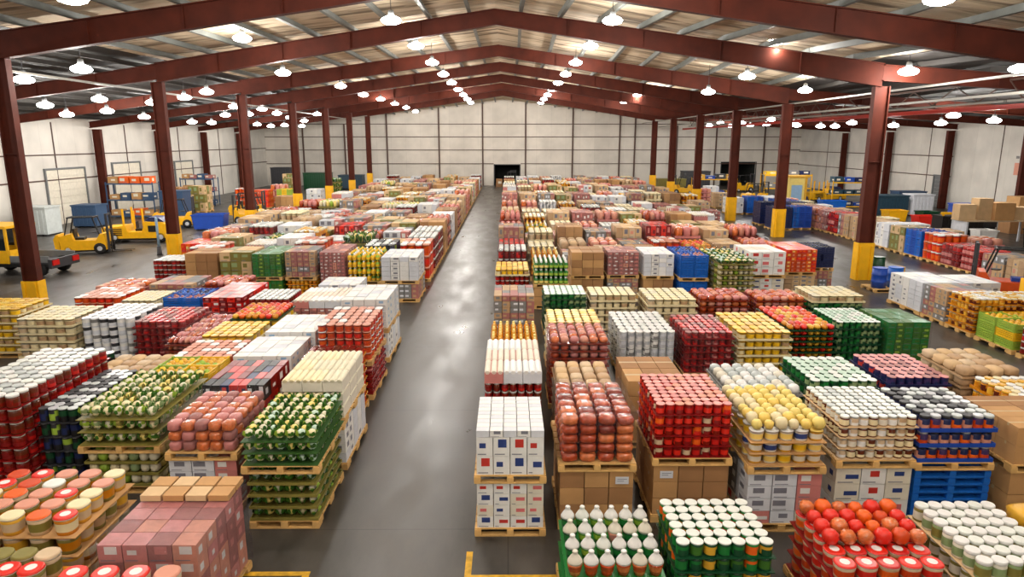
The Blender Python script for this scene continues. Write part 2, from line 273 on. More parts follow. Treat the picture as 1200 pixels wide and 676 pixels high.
# kind: (function, nx, ny, item height, variants, tray material, look)
K = {
 'white_carton': (i_box, 3, 3, .28, [('white','redprint',None), ('offwhite','blueprint',None), ('white','pinkprint',None)], None, 'white printed cartons'),
 'mixed_carton': (i_box, 3, 3, .24, [('paper','greyprint',None), ('offwhite','redprint',None), ('pink','white',None), ('grey','white',None)], None, 'pale grey and red printed cartons'),
 'brown_carton': (i_box, 3, 2, .34, [('cardboard',None,'tape'), ('cardboard_dark',None,'tape')], None, 'brown cardboard cartons'),
 'tan_carton': (i_box, 4, 4, .16, [('cardboard_pale','greyprint',None), ('tan',None,None), ('beige','salmon',None)], None, 'flat tan cartons'),
 'pink_carton': (i_box, 6, 5, .15, [('rose','pink',None), ('rose','white',None), ('salmon','rose',None)], None, 'small dusty pink cartons'),
 'olive_carton': (i_box, 3, 3, .36, [('olive','sage',None), ('cardboard_pale','olive',None)], None, 'olive and tan cartons'),
 'grey_carton': (i_box, 5, 4, .2, [('tan','grey',None), ('grey','paper',None), ('rose','tan',None)], None, 'grey-brown cartons'),
 'white_pack': (i_box, 4, 5, .19, [('white','greyprint',None), ('paper',None,None), ('white',None,None)], None, 'white paper-wrapped packs'),
 'red_can': (i_can, 8, 8, .22, [('darkred','beige','lidpink'), ('darkred','red','lidpink'), ('redglass','brightred','pink'), ('darkred','brightred','lidpink'), ('red','orange','pink'), ('darkred','red','salmon')], 'darkred', 'red cans'),
 'red_jar': (i_jar, 7, 7, .2, [('darkred','red','rose'), ('redglass','darkred','brightred'), ('darkred','pink','red')], 'darkred', 'dark red jars'),
 'redwhite_jar': (i_jar, 7, 7, .2, [('redglass','darkred','lidwhite'), ('darkred','red','lidgrey'), ('brownglass','redglass','white')], None, 'dark red jars under white lids'),
 'orange_tub': (i_tub, 6, 6, .19, [('orange','deeporange','salmon'), ('brightred','orange','white'), ('deeporange','brightred','salmon')], None, 'orange and red tubs'),
 'white_can': (i_can, 7, 7, .22, [('grey','white','white'), ('silver','paper','lidwhite'), ('white','silver','white')], None, 'white capped silver cans'),
 'white_jar': (i_jar, 8, 8, .24, [('tan','offwhite','lidwhite'), ('brownglass','cream','lidwhite'), ('beige','white','lidgrey')], 'cardboard', 'jars under white lids'),
 'green_can': (i_can, 7, 7, .22, [('darkgreen','green','mint'), ('darkgreen','sage','lidwhite'), ('green','darkgreen','mint')], 'darkgreen', 'green cans under pale lids'),
 'green_pack': (i_box, 5, 4, .17, [('leaf','darkleaf',None), ('green','leaf',None), ('leaf','lime',None)], None, 'leafy green packs'),
 'cream_tub': (i_tub, 6, 6, .24, [('cream','tan','cream'), ('offwhite','beige','ivory'), ('ivory','cream','cream')], 'cream', 'cream tubs'),
 'yellow_tub': (i_tub, 6, 6, .24, [('butter','yellow','gold'), ('gold','cream','yellow'), ('paleyellow','tan','butter')], 'cream', 'yellow tubs'),
 'amber_jar': (i_jar, 7, 7, .24, [('amber','gold','gold'), ('amber','brownglass','cream'), ('gold','amber','white')], 'amber', 'amber jars'),
 'blue_jar': (i_jar, 7, 7, .22, [('navy','orange','lidgrey'), ('purple','deeporange','silver'), ('navy','salmon','charcoal')], 'blue', 'dark jars in blue trays'),
 'purple_pack': (i_can, 7, 7, .2, [('purple','navy','pink'), ('navy','purple','rose'), ('purple','redprint','pink')], 'navy', 'purple packs with rosy lids'),
 'produce': (i_ball, 7, 7, .17, [('orange',), ('amber',), ('brightred',), ('gold',), ('deeporange',)], 'darkgreen', 'orange and amber fruit in green trays'),
 'red_produce': (i_ball, 6, 6, .18, [('meatlight',), ('salmon',), ('meat',), ('pink',)], 'meatdark', 'red-brown packed meat'),
 'cauliflower': (i_ball, 7, 7, .2, [('ivory',), ('cream',), ('ivory',), ('sage',), ('paleyellow',), ('cream',), ('lime',), ('ivory',), ('paleyellow',), ('ivory',)], 'olive', 'pale cauliflower heads'),
 'leafy': (i_leafy, 6, 6, .22, [('ivory','leaf'), ('mint','darkleaf'), ('paleyellow','leaf'), ('ivory','darkleaf'), ('cream','leaf')], 'olive', 'leafy green vegetables'),
 'yellow_bottle': (i_bottle, 7, 7, .26, [('yellow','gold','white'), ('lime','yellow','yellow'), ('leaf','gold','yellow')], None, 'yellow and green bottles'),
 'green_bottle': (i_bottle, 7, 7, .26, [('greenglass','lime','white'), ('greenglass','paleyellow','lidwhite')], None, 'green bottles with white caps'),
 'amber_bottle': (i_bottle, 7, 7, .26, [('amber','gold','paleyellow'), ('amber','brownglass','gold')], None, 'amber bottles'),
 'black_can': (i_can, 6, 6, .22, [('charcoal','lime','silver'), ('black','darkgreen','lidgrey'), ('black','navy','charcoal')], None, 'black cans with grey lids'),
 'mono_box': (i_can, 6, 6, .24, [('paper','charcoal','white'), ('white','grey','paper'), ('paper','white','silver')], None, 'white and black cans'),
 'blue_crate': (i_crate, 2, 2, .26, [('blue','navy','brightblue'), ('brightblue','rose','blue')], None, 'blue plastic crates'),
 'orange_pack': (i_box, 6, 4, .17, [('orange','paleyellow',None), ('brightred','orange',None), ('deeporange','salmon',None)], None, 'bright orange packs'),
 'salmon_bag': (i_bag, 4, 4, .2, [('salmon','white'), ('pink','paper'), ('salmon','cream'), ('meatlight','white')], 'pink', 'pink and salmon bags'),
 'beige_bag': (i_bag, 4, 4, .22, [('beige',), ('tan',), ('cardboard_pale',)], 'tan', 'beige sacks'),
 'white_bag': (i_ball, 6, 6, .22, [('offwhite',), ('white',), ('lidgrey',)], 'grey', 'white rounded packs'),
 'cream_roll': (i_roll, 3, 3, .3, [('ivory','offwhite'), ('cream','offwhite')], None, 'cream ridged rolls'),
 'white_roll': (i_roll, 3, 3, .3, [('white','paper'), ('offwhite','pink')], None, 'white ridged packs'),
 'cup': (i_tub, 7, 7, .2, [('orange','deeporange','redglass'), ('deeporange','brightred','brownglass')], 'amber', 'open orange cups'),
 'red_pack': (i_box, 5, 5, .18, [('darkred','pink',None), ('red','white',None), ('brightred','darkred',None)], None, 'red packs'),
 'tricolour': (i_box, 7, 4, .34, [('darkred','white',None), ('navy','red',None), ('black','paper',None), ('red','navy',None)], None, 'tall red, navy and black packs'),
 'white_flat': (i_box, 4, 5, .2, [('paper','lidgrey',None), ('white','sky',None), ('white',None,None)], None, 'white film-covered packs'),
 'dark_grid': (i_crate, 2, 2, .26, [('navy','charcoal','black')], None, 'navy crates'),
 'yellow_crate': (i_crate, 2, 2, .26, [('lime','yellow','gold'), ('yellow','lime','gold')], None, 'yellow and lime crates'),
}
PART = {'i_box': 'carton_tier', 'i_can': 'can_tier', 'i_jar': 'jar_tier', 'i_tub': 'tub_tier', 'i_bottle': 'bottle_tier', 'i_cone': 'bottle_tier', 'i_ball': 'produce_tier', 'i_bag': 'bag_tier', 'i_roll': 'roll_tier', 'i_leafy': 'vegetable_tier', 'i_crate': 'crate_tier'}
TM = {}
def tray(mb, w, d, h, m):
    x, y = w/2, d/2; t = .012
    mb.box(-x, x, -y, y, 0, .012, m)
    if h <= .012: return
    mb.box(-x, x, -y, -y+t, .012, h, m); mb.box(-x, x, y-t, y, .012, h, m); mb.box(-x, -x+t, -y+t, y-t, .012, h, m); mb.box(x-t, x, -y+t, y-t, .012, h, m)
def tier_mesh(kind, seed, far):                     # a 1 x 1 x item-height tier, scaled when placed
    k = (kind, seed, far)
    if k in TM: return TM[k]
    fn, nx, ny, h, vs, tr, _ = K[kind]; R = random.Random(hash(kind) % 1 + seed*13+len(kind)*7)
    if far and fn not in (i_box,): nx, ny = max(3, int(nx*.75)), max(3, int(ny*.75))
    mb = MB(); W = .985
    if tr: tray(mb, 1, 1, h*.22, tr)
    z0 = .012 if tr else 0; W = .97 if tr else .985
    for i in range(nx):
        for j in range(ny):
            a = (mb, -W/2+W*(i+.5)/nx, -W/2+W*(j+.5)/ny, z0, W/nx, W/ny, h-z0-(.01 if fn is i_box else 0)*R.random(), R.choice(vs), R)
            if fn in (i_can, i_jar, i_bottle, i_tub) and far: fn(*a, seg=6)
            else: fn(*a)
    TM[k] = mb.mesh('tier_'+kind); return TM[k]
def pallet_mb(mb, w, d, wood='wood', bottom=0.):
    # 0.14 high; three stringers across depth, deck boards on top, three boards beneath
    n = 7
    for i in range(n):
        y = -d/2+d*(i+.5)/n; mb.box(-w/2, w/2, y-d/n*.42, y+d/n*.42, .118, .14, wood)
    for x in (-w/2+.05, 0, w/2-.05):
        for y in (-d/2+.08, 0, d/2-.08): mb.box(x-.05, x+.05, y-.08, y+.08, .02, .098, wood)
        mb.box(x-.05, x+.05, -d/2, d/2, .098, .118, wood)
    for y in (-d/2+.06, 0, d/2-.06): mb.box(-w/2, w/2, y-.06, y+.06, 0, .02, wood)
PM = {}
def pallet_mesh(wood='wood'):
    if wood not in PM:
        mb = MB(); pallet_mb(mb, 1, 1, wood); PM[wood] = mb.mesh('pallet')
    return PM[wood]
def wrap_mesh(w, d, h, m, R):
    mb = MB(); n = 5; ring = []
    for k, z in enumerate([0, h*.25, h*.5, h*.75, h]):
        g = R.uniform(.0, .02)
        for (x, y) in ((-w/2, -d/2), (0, -d/2), (w/2, -d/2), (w/2, 0), (w/2, d/2), (0, d/2), (-w/2, d/2), (-w/2, 0)):
            mb.v.append((x*(1+g+R.uniform(0, .01)), y*(1+g+R.uniform(0, .01)), z))
    for k in range(4):
        for i in range(8): mb.face([k*8+i, k*8+(i+1) % 8, (k+1)*8+(i+1) % 8, (k+1)*8+i], m, True)
    mb.v.append((0, 0, h+.004)); c = len(mb.v)-1
    for i in range(8): mb.face([32+i, 32+(i+1) % 8, c], m)
    return mb.mesh('stretch_wrap')

LABELS = set()
def load(kind, x0, x1, y0, y1, z1, label, z0=0., wrap=False, far=False, group=None, wood='wood', top=None, name=None):
    """one pallet of goods: pallet, tiers and film are its parts"""
    cx, cy, w, d = (x0+x1)/2, (y0+y1)/2, x1-x0, y1-y0
    fn, nx, ny, th, vs, tr, look = K[kind]
    assert label not in LABELS, label
    if len(label.split()) > 16: print('LONG', label)
    LABELS.add(label)
    r = root(PART[fn.__name__].replace('tier', 'pallet'), (cx, cy, z0), label, 'pallet load', group)
    put('pallet', pallet_mesh(wood), (0, 0, 0), r, (w*1.02, d*1.02, 1))
    H = z1-z0-.14; top_h = 0
    if top: top_h = K[top][3]
    n = max(1, round((H-top_h)/th)); s = (H-top_h)/n/th
    if far and n > 3: n2 = 3; s = (H-top_h)/n2/th; n = n2
    z = .14
    for i in range(n):
        put(PART[fn.__name__], tier_mesh(kind, rnd.randrange(2), far), (0, 0, z), r, (w, d, s)); z += th*s
    if top: put(PART[K[top][0].__name__], tier_mesh(top, 0, far), (0, 0, z), r, (w, d, 1))
    if wrap: put('stretch_wrap', wrap_mesh(w+.03, d+.03, z1-z0+.012-.06, 'film', rnd), (0, 0, .06), r)
    return r

# hero loads: every visible item is an object of its own
def wood_pallet(x0, x1, y0, y1, z0, label, wood='wood'):
    cx, cy, w, d = (x0+x1)/2, (y0+y1)/2, x1-x0, y1-y0
    r = root('wooden_pallet', (cx, cy, z0), label, 'pallet', 'goods pallets at the front')
    def part(nm, f, loc=(0, 0, 0)):
        mb = MB(); f(mb); return put(nm, mb.mesh(nm), loc, r)
    def top(mb):
        for i in range(7):
            y = -d/2+d*(i+.5)/7; mb.box(-w/2, w/2, y-d/7*.42, y+d/7*.42, .118, .14, wood)
    part('top_deck', top)
    for x in (-w/2+.05, 0, w/2-.05):
        def st(mb):
            for y in (-d/2+.09, 0, d/2-.09): mb.box(-.055, .055, y-.09, y+.09, .02, .098, wood)
            mb.box(-.05, .05, -d/2, d/2, .098, .118, wood)
        part('stringer', st, (x, 0, 0))
    for y in (-d/2+.06, 0, d/2-.06): part('bottom_board', lambda mb: mb.box(-w/2, w/2, -.06, .06, 0, .02, wood), (0, y, 0))
    return r
IM = {}
def item_mesh(fn, w, d, h, v, seed):
    k = (fn.__name__, round(w, 3), round(d, 3), round(h, 3), v, seed)
    if k not in IM:
        mb = MB(); R = random.Random(seed+5)
        if fn in (i_can, i_jar, i_tub, i_bottle, i_cone): fn(mb, 0, 0, 0, w, d, h, v, R, seg=14)
        else: fn(mb, 0, 0, 0, w, d, h, v, R)
        IM[k] = mb.mesh(fn.__name__[2:])
    return IM[k]
def split_lid(fn, w, d, h, v):
    """jar body and separate lid mesh for the nearest goods"""
    k = ('split', fn.__name__, round(w, 3), round(d, 3), round(h, 3), v)
    if k not in IM:
        r = min(w, d)*.48; body, lab, lid = v; a = MB(); b = MB()
        if fn is i_jar:
            a.lathe(0, 0, 0, [(r*.9, 0, body), (r, h*.05, body), (r, h*.14, lab), (r, h*.62, body), (r*.97, h*.74, body), (r*.82, h*.82, body)], 16)
            b.lathe(0, 0, h*.8, [(r*.97, 0, lid), (r*1.0, h*.02, lid), (r*1.0, h*.15, lid), (r*.93, h*.2, lid)], 16)
        elif fn is i_can:
            a.lathe(0, 0, 0, [(r*.97, 0, body), (r, h*.03, body), (r*.98, h*.14, lab+'|'+body), (r*.98, h*.5, lab), (r*.98, h*.72, body), (r, h*.9, body)], 16)
            b.lathe(0, 0, h*.9, [(r, 0, lid), (r*1.01, h*.02, lid), (r*1.01, h*.08, lid), (r*.9, h*.1, lid), (r*.86, h*.085, lid)], 16)
        elif fn is i_cone:
            a.lathe(0, 0, 0, [(r*.7, 0, body), (r*.85, h*.2, lab), (r*.98, h*.42, body), (r, h*.5, body)], 14)
            b.lathe(0, 0, h*.5, [(r, 0, lid), (r*.98, h*.08, lid), (r*.66, h*.24, lid), (r*.36, h*.34, lid), (r*.34, h*.44, lid), (r*.4, h*.455, lid), (r*.3, h*.5, lid)], 14)
        else:
            a.lathe(0, 0, 0, [(r*.84, 0, body), (r*.88, h*.2, lab), (r*.94, h*.66, body), (r*.97, h*.86, body)], 16, sq=.3)
            if lid in ('brightred', 'red'): b.lathe(0, 0, h*1.0, [(r*.5, -.004, 'white'), (r*.48, .002, 'white')], 10)
            b.lathe(0, 0, h*.85, [(r*1.0, 0, 'offwhite'), (r*1.0, h*.05, lid), (r*.97, h*.11, lid), (r*.85, h*.15, lid)], 16, sq=.3)
        IM[k] = (a.mesh('body'), b.mesh('lid'))
    return IM[k]
def item(name, cat, fn, x, y, z, w, d, h, v, label, group, lids=False, rz=0., seed=0):
    if lids:
        a, b = split_lid(fn, w, d, h, v)
        o = put(name, a, (x, y, z), None, None, rz); tag(o, label, cat, group)
        put('cap' if fn is i_cone else 'lid', b, (0, 0, 0), o)
    else:
        o = put(name, item_mesh(fn, w, d, h, v, seed), (x, y, z), None, None, rz); tag(o, label, cat, group)
    return o
def slab(name, w, d, h, m, loc, label, cat, group):
    k = ('tray', round(w, 3), round(d, 3), round(h, 3), m)
    if k not in IM:
        mb = MB(); tray(mb, w, d, h, m); IM[k] = mb.mesh('tray')
    return tag(put(name, IM[k], loc), label, cat, group)
def hero(x0, x1, y0, y1, z0, z1, nx, ny, nt, fn, vs, name, cat, label, group, where, pallet=True, traym='cardboard', lids=False,
         wood='wood', jit=.0, full=False, low=None, toplabel=None, shell_side=None, topfn=None, topvs=None, z_top=0., rowvs={}):
    """pallet, a tray per tier and each visible item; lower tiers show their front row and the row on the aisle side"""
    z = z0
    if pallet: wood_pallet(x0-.02, x1+.02, y0-.02, y1+.02, z, 'pale wooden pallet carrying the '+where, wood); z += .14
    W, D = x1-x0, y1-y0; cx, cy = (x0+x1)/2, (y0+y1)/2; th = (z1-z-z_top)/nt; R = random.Random(int(abs(x0)*100+z1*10))
    side = shell_side or ('left' if cx > 0 else 'right')
    for t in range(nt):
        tt = 0
        if traym:
            slab('goods_tray', W, D, .07 if traym == 'blue' else .012, traym, (cx, cy, z), 'shallow tray under each tier of the '+where, 'tray', 'trays in the '+where); tt = .012
        top = t == nt-1; w = (W-.03)/nx; d = (D-.03)/ny
        for i in range(nx):
            for j in range(ny):
                if not top and traym and not (j == 0 or (i == 0 and side == 'left') or (i == nx-1 and side == 'right')): continue
                f2, v2 = (topfn, topvs) if (top and topfn) else (fn, vs)
                v = R.choice(rowvs.get(j, v2)); hh = th-tt
                ax = x0+.015+w*(i+.5); ay = y0+.015+d*(j+.5)
                if top and jit: hh *= R.uniform(1-jit, 1+jit*.6)
                if fn is i_box: ax += R.uniform(-.002, .002)
                lb = label if top else (label.replace('top tier', 'lower tiers'))
                item(name, cat, f2, ax, ay, z+tt, w, d, round(hh, 2) if jit else hh, v, lb, group+(', top tier' if top else ', lower tiers'), lids, R.choice([0, PI/2]) if abs(w-d) < .02 and fn is not i_box else 0, R.randrange(3))
        z += th
    return z
def film(w, d, h, loc, label, m='film'):
    o = put('stretch_film', wrap_mesh(w, d, h, m, rnd), loc); tag(o, label, 'stretch film', 'clear film around front loads'); return o

# ------------------------------------------------------------------ camera
CP = math.atan(173/800); YAW = math.radians(.36); CH = 6.4
cam = bpy.data.cameras.new('camera'); co = bpy.data.objects.new('camera', cam); col.objects.link(co)
co.location = (0, 0, CH); co.rotation_euler = (PI/2-CP, 0, -YAW); cam.lens = 24; cam.sensor_width = 36; cam.clip_end = 400
scn.camera = co

# ------------------------------------------------------------------ building
def struct(name, mb): return tag(put(name, mb.mesh(name)), kind='structure')
XL, XR, YB, YF = -35., 42.5, -14., 101.
mb = MB(); mb.box(XL-.3, XR+.3, YB-.3, YF+.3, -.3, 0, 'concrete'); struct('floor', mb)
# frames: (left column x, y), (right column x, y)
FR = [(-19.5, -6.0, 19.2, -9.0), (-19.5, 5.2, 19.2, 2.0), (-19.5, 16.4, 19.2, 13.0), (-19.5, 27.6, 19.2, 24.2), (-18.8, 38.3, 16.7, 31.6), (-18.3, 48.8, 18.4, 46.2), (-18.0, 59.0, 18.3, 56.0),
      (-17.9, 69.2, 18.15, 66.0), (-17.9, 79.5, 18.1, 76.4), (-17.9, 89.9, 18.2, 86.6), (-17.2, 100.4, 17.9, 100.4)]
KL, KR = 10.45, 9.75             # rafter top at the left and right column
PK = 12.6
def rpt(k, t):                    # point on top of rafter k; t from -1 (left column) over 0 (ridge) to 1
    xl, yl, xr, yr = FR[k]; ry = (yl+yr)/2; rx = -.6
    pk = PK if k < 10 else 11.9
    kl, kr = (KL, KR) if k < 10 else (9.9, 9.7)
    if t <= 0: s = -t; return Vector((rx+(xl-rx)*s, ry+(yl-ry)*s, pk+(kl-pk)*s))
    return Vector((rx+(xr-rx)*t, ry+(yr-ry)*t, pk+(kr-pk)*t))
def lpt(k, side, t):              # lean-to rafter top: t 0 at the column, 1 at the outer wall
    xl, yl, xr, yr = FR[k]
    if side < 0: return Vector((xl+(XL-xl)*t, yl, KL-.05+(8.0-KL)*t))
    return Vector((xr+(XR-xr)*t, yr, KR-.05+(8.0-KR)*t))
NF = len(FR)
WHERE = ['behind the viewpoint', 'just behind the viewpoint', 'above the nearest pallets', 'nearest in view', 'second in view', 'third in view', 'fourth in view', 'fifth in view', 'sixth in view', 'seventh in view', 'against the far wall']
def tapered_rafter(a, b, ha, hb, name, label, group):
    """I-section: web plus top and bottom flange, top edge from a to b"""
    mb = MB(); up = Vector((0, 0, 1)); fw = .17
    dirx = (b-a).normalized(); side = dirx.cross(up).normalized()
    def quad_prism(p, q, tp, tq, bp, bq, hw):
        i = len(mb.v)
        for (P, T, B) in ((p, tp, bp), (q, tq, bq)):
            for s_, zz in ((-1, B), (1, B), (1, T), (-1, T)): mb.v.append(tuple(P+side*s_*hw-up*zz))
        for qd in ((0,1,2,3), (7,6,5,4), (0,4,5,1), (1,5,6,2), (2,6,7,3), (3,7,4,0)): mb.face([i+n for n in qd], 'steel_red')
    quad_prism(a, b, .03, .03, ha-.03, hb-.03, .035)
    quad_prism(a, b, 0, 0, .04, .04, fw); quad_prism(a, b, ha-.04, hb-.04, ha, hb, fw)
    for t in (.2, .4, .6, .8):                       # stiffener plates
        p = a.lerp(b, t); h = ha+(hb-ha)*t; q = p+dirx*.03; quad_prism(p, q, .04, .04, h-.04, h-.04, .13)
    return tag(put(name, mb.mesh(name)), label, 'roof beam', group)
for k in range(NF-1):
    xl, yl, xr, yr = FR[k]; hid = k < 3
    if hid and k != 2: continue
    tapered_rafter(rpt(k, 0), rpt(k, -1), .72, 1.0, 'roof_rafter', f'dark red steel rafter on the left roof slope, frame {WHERE[k]}', 'nave rafters')
    tapered_rafter(rpt(k, 0), rpt(k, 1), .72, 1.0, 'roof_rafter', f'dark red steel rafter on the right roof slope, frame {WHERE[k]}', 'nave rafters')
    tapered_rafter(lpt(k, -1, 0), lpt(k, -1, 1), .8, .5, 'side_bay_rafter', f'dark red rafter over the left side bay, frame {WHERE[k]}', 'side bay rafters')
    tapered_rafter(lpt(k, 1, 0), lpt(k, 1, 1), .7, .5, 'side_bay_rafter', f'dark red rafter over the right side bay, frame {WHERE[k]}', 'side bay rafters')
def column(x, y, top, guard, label, depth=.74):
    r = root('steel_column', (x, y, 0), label, 'column', 'steel columns')
    mb = MB(); w = .17; s = depth/2
    mb.box(-s, s, -.035, .035, .03, top, 'steel_red'); put('web', mb.mesh('web'), (0, 0, 0), r)
    for q in (-s, s):
        mb = MB(); mb.box(-.028, .028, -w, w, .03, top, 'steel_red'); put('flange', mb.mesh('flange'), (q, 0, 0), r)
    mb = MB(); mb.box(-s-.02, s+.02, -.19, .19, 0, .03, 'steel_red'); mb.box(-s+.03, s-.03, -w+.01, w-.01, top*.62, top*.62+.03, 'steel_red'); put('base_plate', mb.mesh('base_plate'), (0, 0, 0), r)
    if guard:
        mb = MB(); t = .05; a = s+.07; b = w+.07; h = guard
        mb.box(-a, a, -b, -b+t, .0, h, 'safety_yellow'); mb.box(-a, a, b-t, b, .0, h, 'safety_yellow')
        mb.box(-a, -a+t, -b+t, b-t, .0, h, 'safety_yellow'); mb.box(a-t, a, -b+t, b-t, .0, h, 'safety_yellow')
        mb.box(-a+.09, -a+.16, -b-.06, -b, 0, h*.92, 'safety_yellow'); mb.box(a-.16, a-.09, -b-.06, -b, 0, h*.92, 'safety_yellow')
        put('guard', mb.mesh('guard'), (0, 0, 0), r)
for k in range(2, NF-1):
    xl, yl, xr, yr = FR[k]
    gl = [0, 0, 1.2, .8, 1.3, 1.6, 2.0, 2.0, 2.0, 2.3][k]; gr = [0, 0, 1.2, 1.5, 1.75, 1.9, 1.9, 1.9, 2.0, 2.2][k]
    column(xl, yl, KL-.98, gl, f'dark red steel column with yellow guard, left row, {WHERE[k]}', .56)
    column(xr, yr, KR-.98, gr, f'dark red steel column with yellow guard, right row, {WHERE[k]}', .62)
    # outer wall columns
    column(XL+.55, yl, 7.35, 0, f'dark red column on the left outer wall, {WHERE[k]}', .6)
    column(XR-.55, yr, 7.35, 0, f'dark red column on the right outer wall, {WHERE[k]}', .6)
# roof skins
def strip(fa, fb, name, m, dz=.3, th=.12):
    mb = MB()
    for k in range(NF-1):
        for (u, v) in zip(fa[:-1], fa[1:]):
            pass
    return mb
def skin(name, pts_fn, ts, m, dz, th=.1):
    """roof surface through points pts_fn(k, t), extended to the gable walls"""
    mb = MB(); rows = []
    for k in range(NF):
        row = [pts_fn(k, t)+Vector((0, 0, dz)) for t in ts]
        if k == 0: row = [Vector((p.x, YB, p.z)) for p in row]
        if k == NF-1: row = [Vector((p.x, YF+.2, p.z)) for p in row]
        rows.append(row)
    n = len(ts)
    for up in (0, th):
        for row in rows: mb.v += [(p.x, p.y, p.z+up) for p in row]
    N = n*NF
    for k in range(NF-1):
        for i in range(n-1):
            a = k*n+i; mb.face([a, a+n, a+n+1, a+1], m); mb.face([N+a, N+a+1, N+a+n+1, N+a+n], m)
    for k in range(NF-1):
        for i in (0, n-1):
            a = k*n+i; mb.face([a, a+n, N+a+n, N+a], m)
    return struct(name, mb)
skin('ceiling', rpt, [-1.0, -.5, 0, .5, 1.0], 'insulation', .27)
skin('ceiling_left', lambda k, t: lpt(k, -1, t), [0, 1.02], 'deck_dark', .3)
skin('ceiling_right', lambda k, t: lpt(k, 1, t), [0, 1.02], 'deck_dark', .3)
# purlins: one long member each
def purlin(fn, t, label, group, w=.1, h=.24, m='purlin'):
    mb = MB(); pts = [fn(k, t) for k in range(2, NF)]
    for a, b in zip(pts[:-1], pts[1:]): mb.obox(a+Vector((0, 0, h/2)), b+Vector((0, 0, h/2)), w, h, m); mb.obox(a+Vector((.07, 0, .02)), b+Vector((.07, 0, .02)), .1, .03, m)
    tag(put('roof_purlin', mb.mesh('roof_purlin')), label, 'roof purlin', group)
for i in range(1, 10):
    for s_, nm in ((-1, 'left'), (1, 'right')):
        purlin(rpt, s_*(i-.35)/9.3, f'long grey steel roof purlin, {ORD[i]} down from the ridge on the {nm} slope', 'nave purlins', .12)
for i in range(0, 8):
    purlin(lambda k, t: lpt(k, -1, t), .06+i*.125, f'dark purlin over the left side bay, {ORD[i+1]} out from the columns', 'side bay purlins', .09, .22, 'deck_dark')
    purlin(lambda k, t: lpt(k, 1, t), .06+i*.125, f'dark purlin over the right side bay, {ORD[i+1]} out from the columns', 'side bay purlins', .09, .22, 'deck_dark')
# walls
H_ = 13.4
mb = MB(); D0, D1, DH = -1.9, 1.75, 2.95
for (a, b, z0, z1) in ((XL, D0, 0, H_), (D0, D1, DH, H_), (D1, 31.2, 0, H_), (31.2, 36.2, 3.3, H_), (36.2, XR, 0, H_)): mb.box(a, b, YF, YF+.2, z0, z1, 'wall_panel_x')
struct('wall_back', mb)
mb = MB(); mb.box(XL, XR, YB-.2, YB, 0, H_, 'wall_panel_x'); struct('wall_front', mb)
mb = MB(); mb.box(XL-.2, XL, YB-.2, YF+.2, 0, 8.8, 'wall_panel_y'); struct('wall_left', mb)
mb = MB(); mb.box(XR, XR+.2, YB-.2, YF+.2, 0, 8.8, 'wall_panel_y'); struct('wall_right', mb)
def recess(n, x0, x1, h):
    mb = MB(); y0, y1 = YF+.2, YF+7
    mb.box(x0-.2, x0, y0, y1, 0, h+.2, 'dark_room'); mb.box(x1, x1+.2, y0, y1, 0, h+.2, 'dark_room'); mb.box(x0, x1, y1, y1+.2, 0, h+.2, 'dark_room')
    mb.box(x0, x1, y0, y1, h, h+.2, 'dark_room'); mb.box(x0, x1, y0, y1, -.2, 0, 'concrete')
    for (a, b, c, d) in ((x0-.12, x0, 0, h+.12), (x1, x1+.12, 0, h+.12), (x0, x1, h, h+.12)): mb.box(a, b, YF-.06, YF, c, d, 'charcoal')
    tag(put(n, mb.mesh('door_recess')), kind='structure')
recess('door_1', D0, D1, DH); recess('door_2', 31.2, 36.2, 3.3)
TN = [0]
def trim(*boxes, m='steel_trim'):
    TN[0] += 1; mb = MB()
    for b in boxes: mb.box(*b, m)
    tag(put(f'trim_{TN[0]}', mb.mesh('trim')), kind='structure')
for z in (3.1, 5.05, 6.9, 8.7):
    if z < 3.2: trim((XL, D0-.13, YF-.09, YF, z, z+.1)); trim((D1+.13, XR, YF-.09, YF, z, z+.1)); continue
    trim((XL, XR, YF-.09, YF, z, z+.1))
for x in (-29.5, -23.5, -17.4, -9.9, -3.6, 2.6, 9.4, 16.2, 18.4, 24.5, 30.2, 37.2): trim((x-.1, x+.1, YF-.2, YF-.09, 0, 12.2 if abs(x) < 10 else (10.6 if abs(x) < 20 else 8.8)))
for z in (3.4, 5.3): trim((XL, XL+.08, YB, YF, z, z+.09)); 
trim((XR-.08, XR, 66, YF, 4.9, 4.99)); trim((XR-.08, XR, 66, YF, 3.0, 3.08))
for k in range(3, 10):
    y = (FR[k][1]+FR[k+1][1])/2; trim((XL, XL+.07, y, y+.07, 0, 7.8))
    y = (FR[k][3]+FR[k+1][3])/2; trim((XR-.05, XR, y-1.4, y-1.35, 0, 7.8))
# roller doors on the left wall
def wall_door(n, y0, y1, h, x=XL, s=1, m='offwhite'):
    mb = MB(); a, b = (x, x+.06) if s > 0 else (x-.06, x)
    for i in range(8): mb.box(a, b if i % 2 else b-.01*s if s > 0 else b, y0, y1, h*i/8, h*(i+1)/8-.015, m)
    c, d = (x, x+.14) if s > 0 else (x-.14, x)
    for q in ((y0-.14, y0, 0, h+.14), (y1, y1+.14, 0, h+.14), (y0, y1, h, h+.14)): mb.box(c, d, *q, 'greysteel')
    tag(put(f'door_{n}', mb.mesh('roller_door')), kind='structure')
wall_door(3, 52.5, 57.3, 4.2); wall_door(4, 73, 77, 4.2); wall_door(5, 61.5, 66, 4.4)
wall_door(6, 66.5, 68.4, 3.0, XR, -1, 'greysteel')

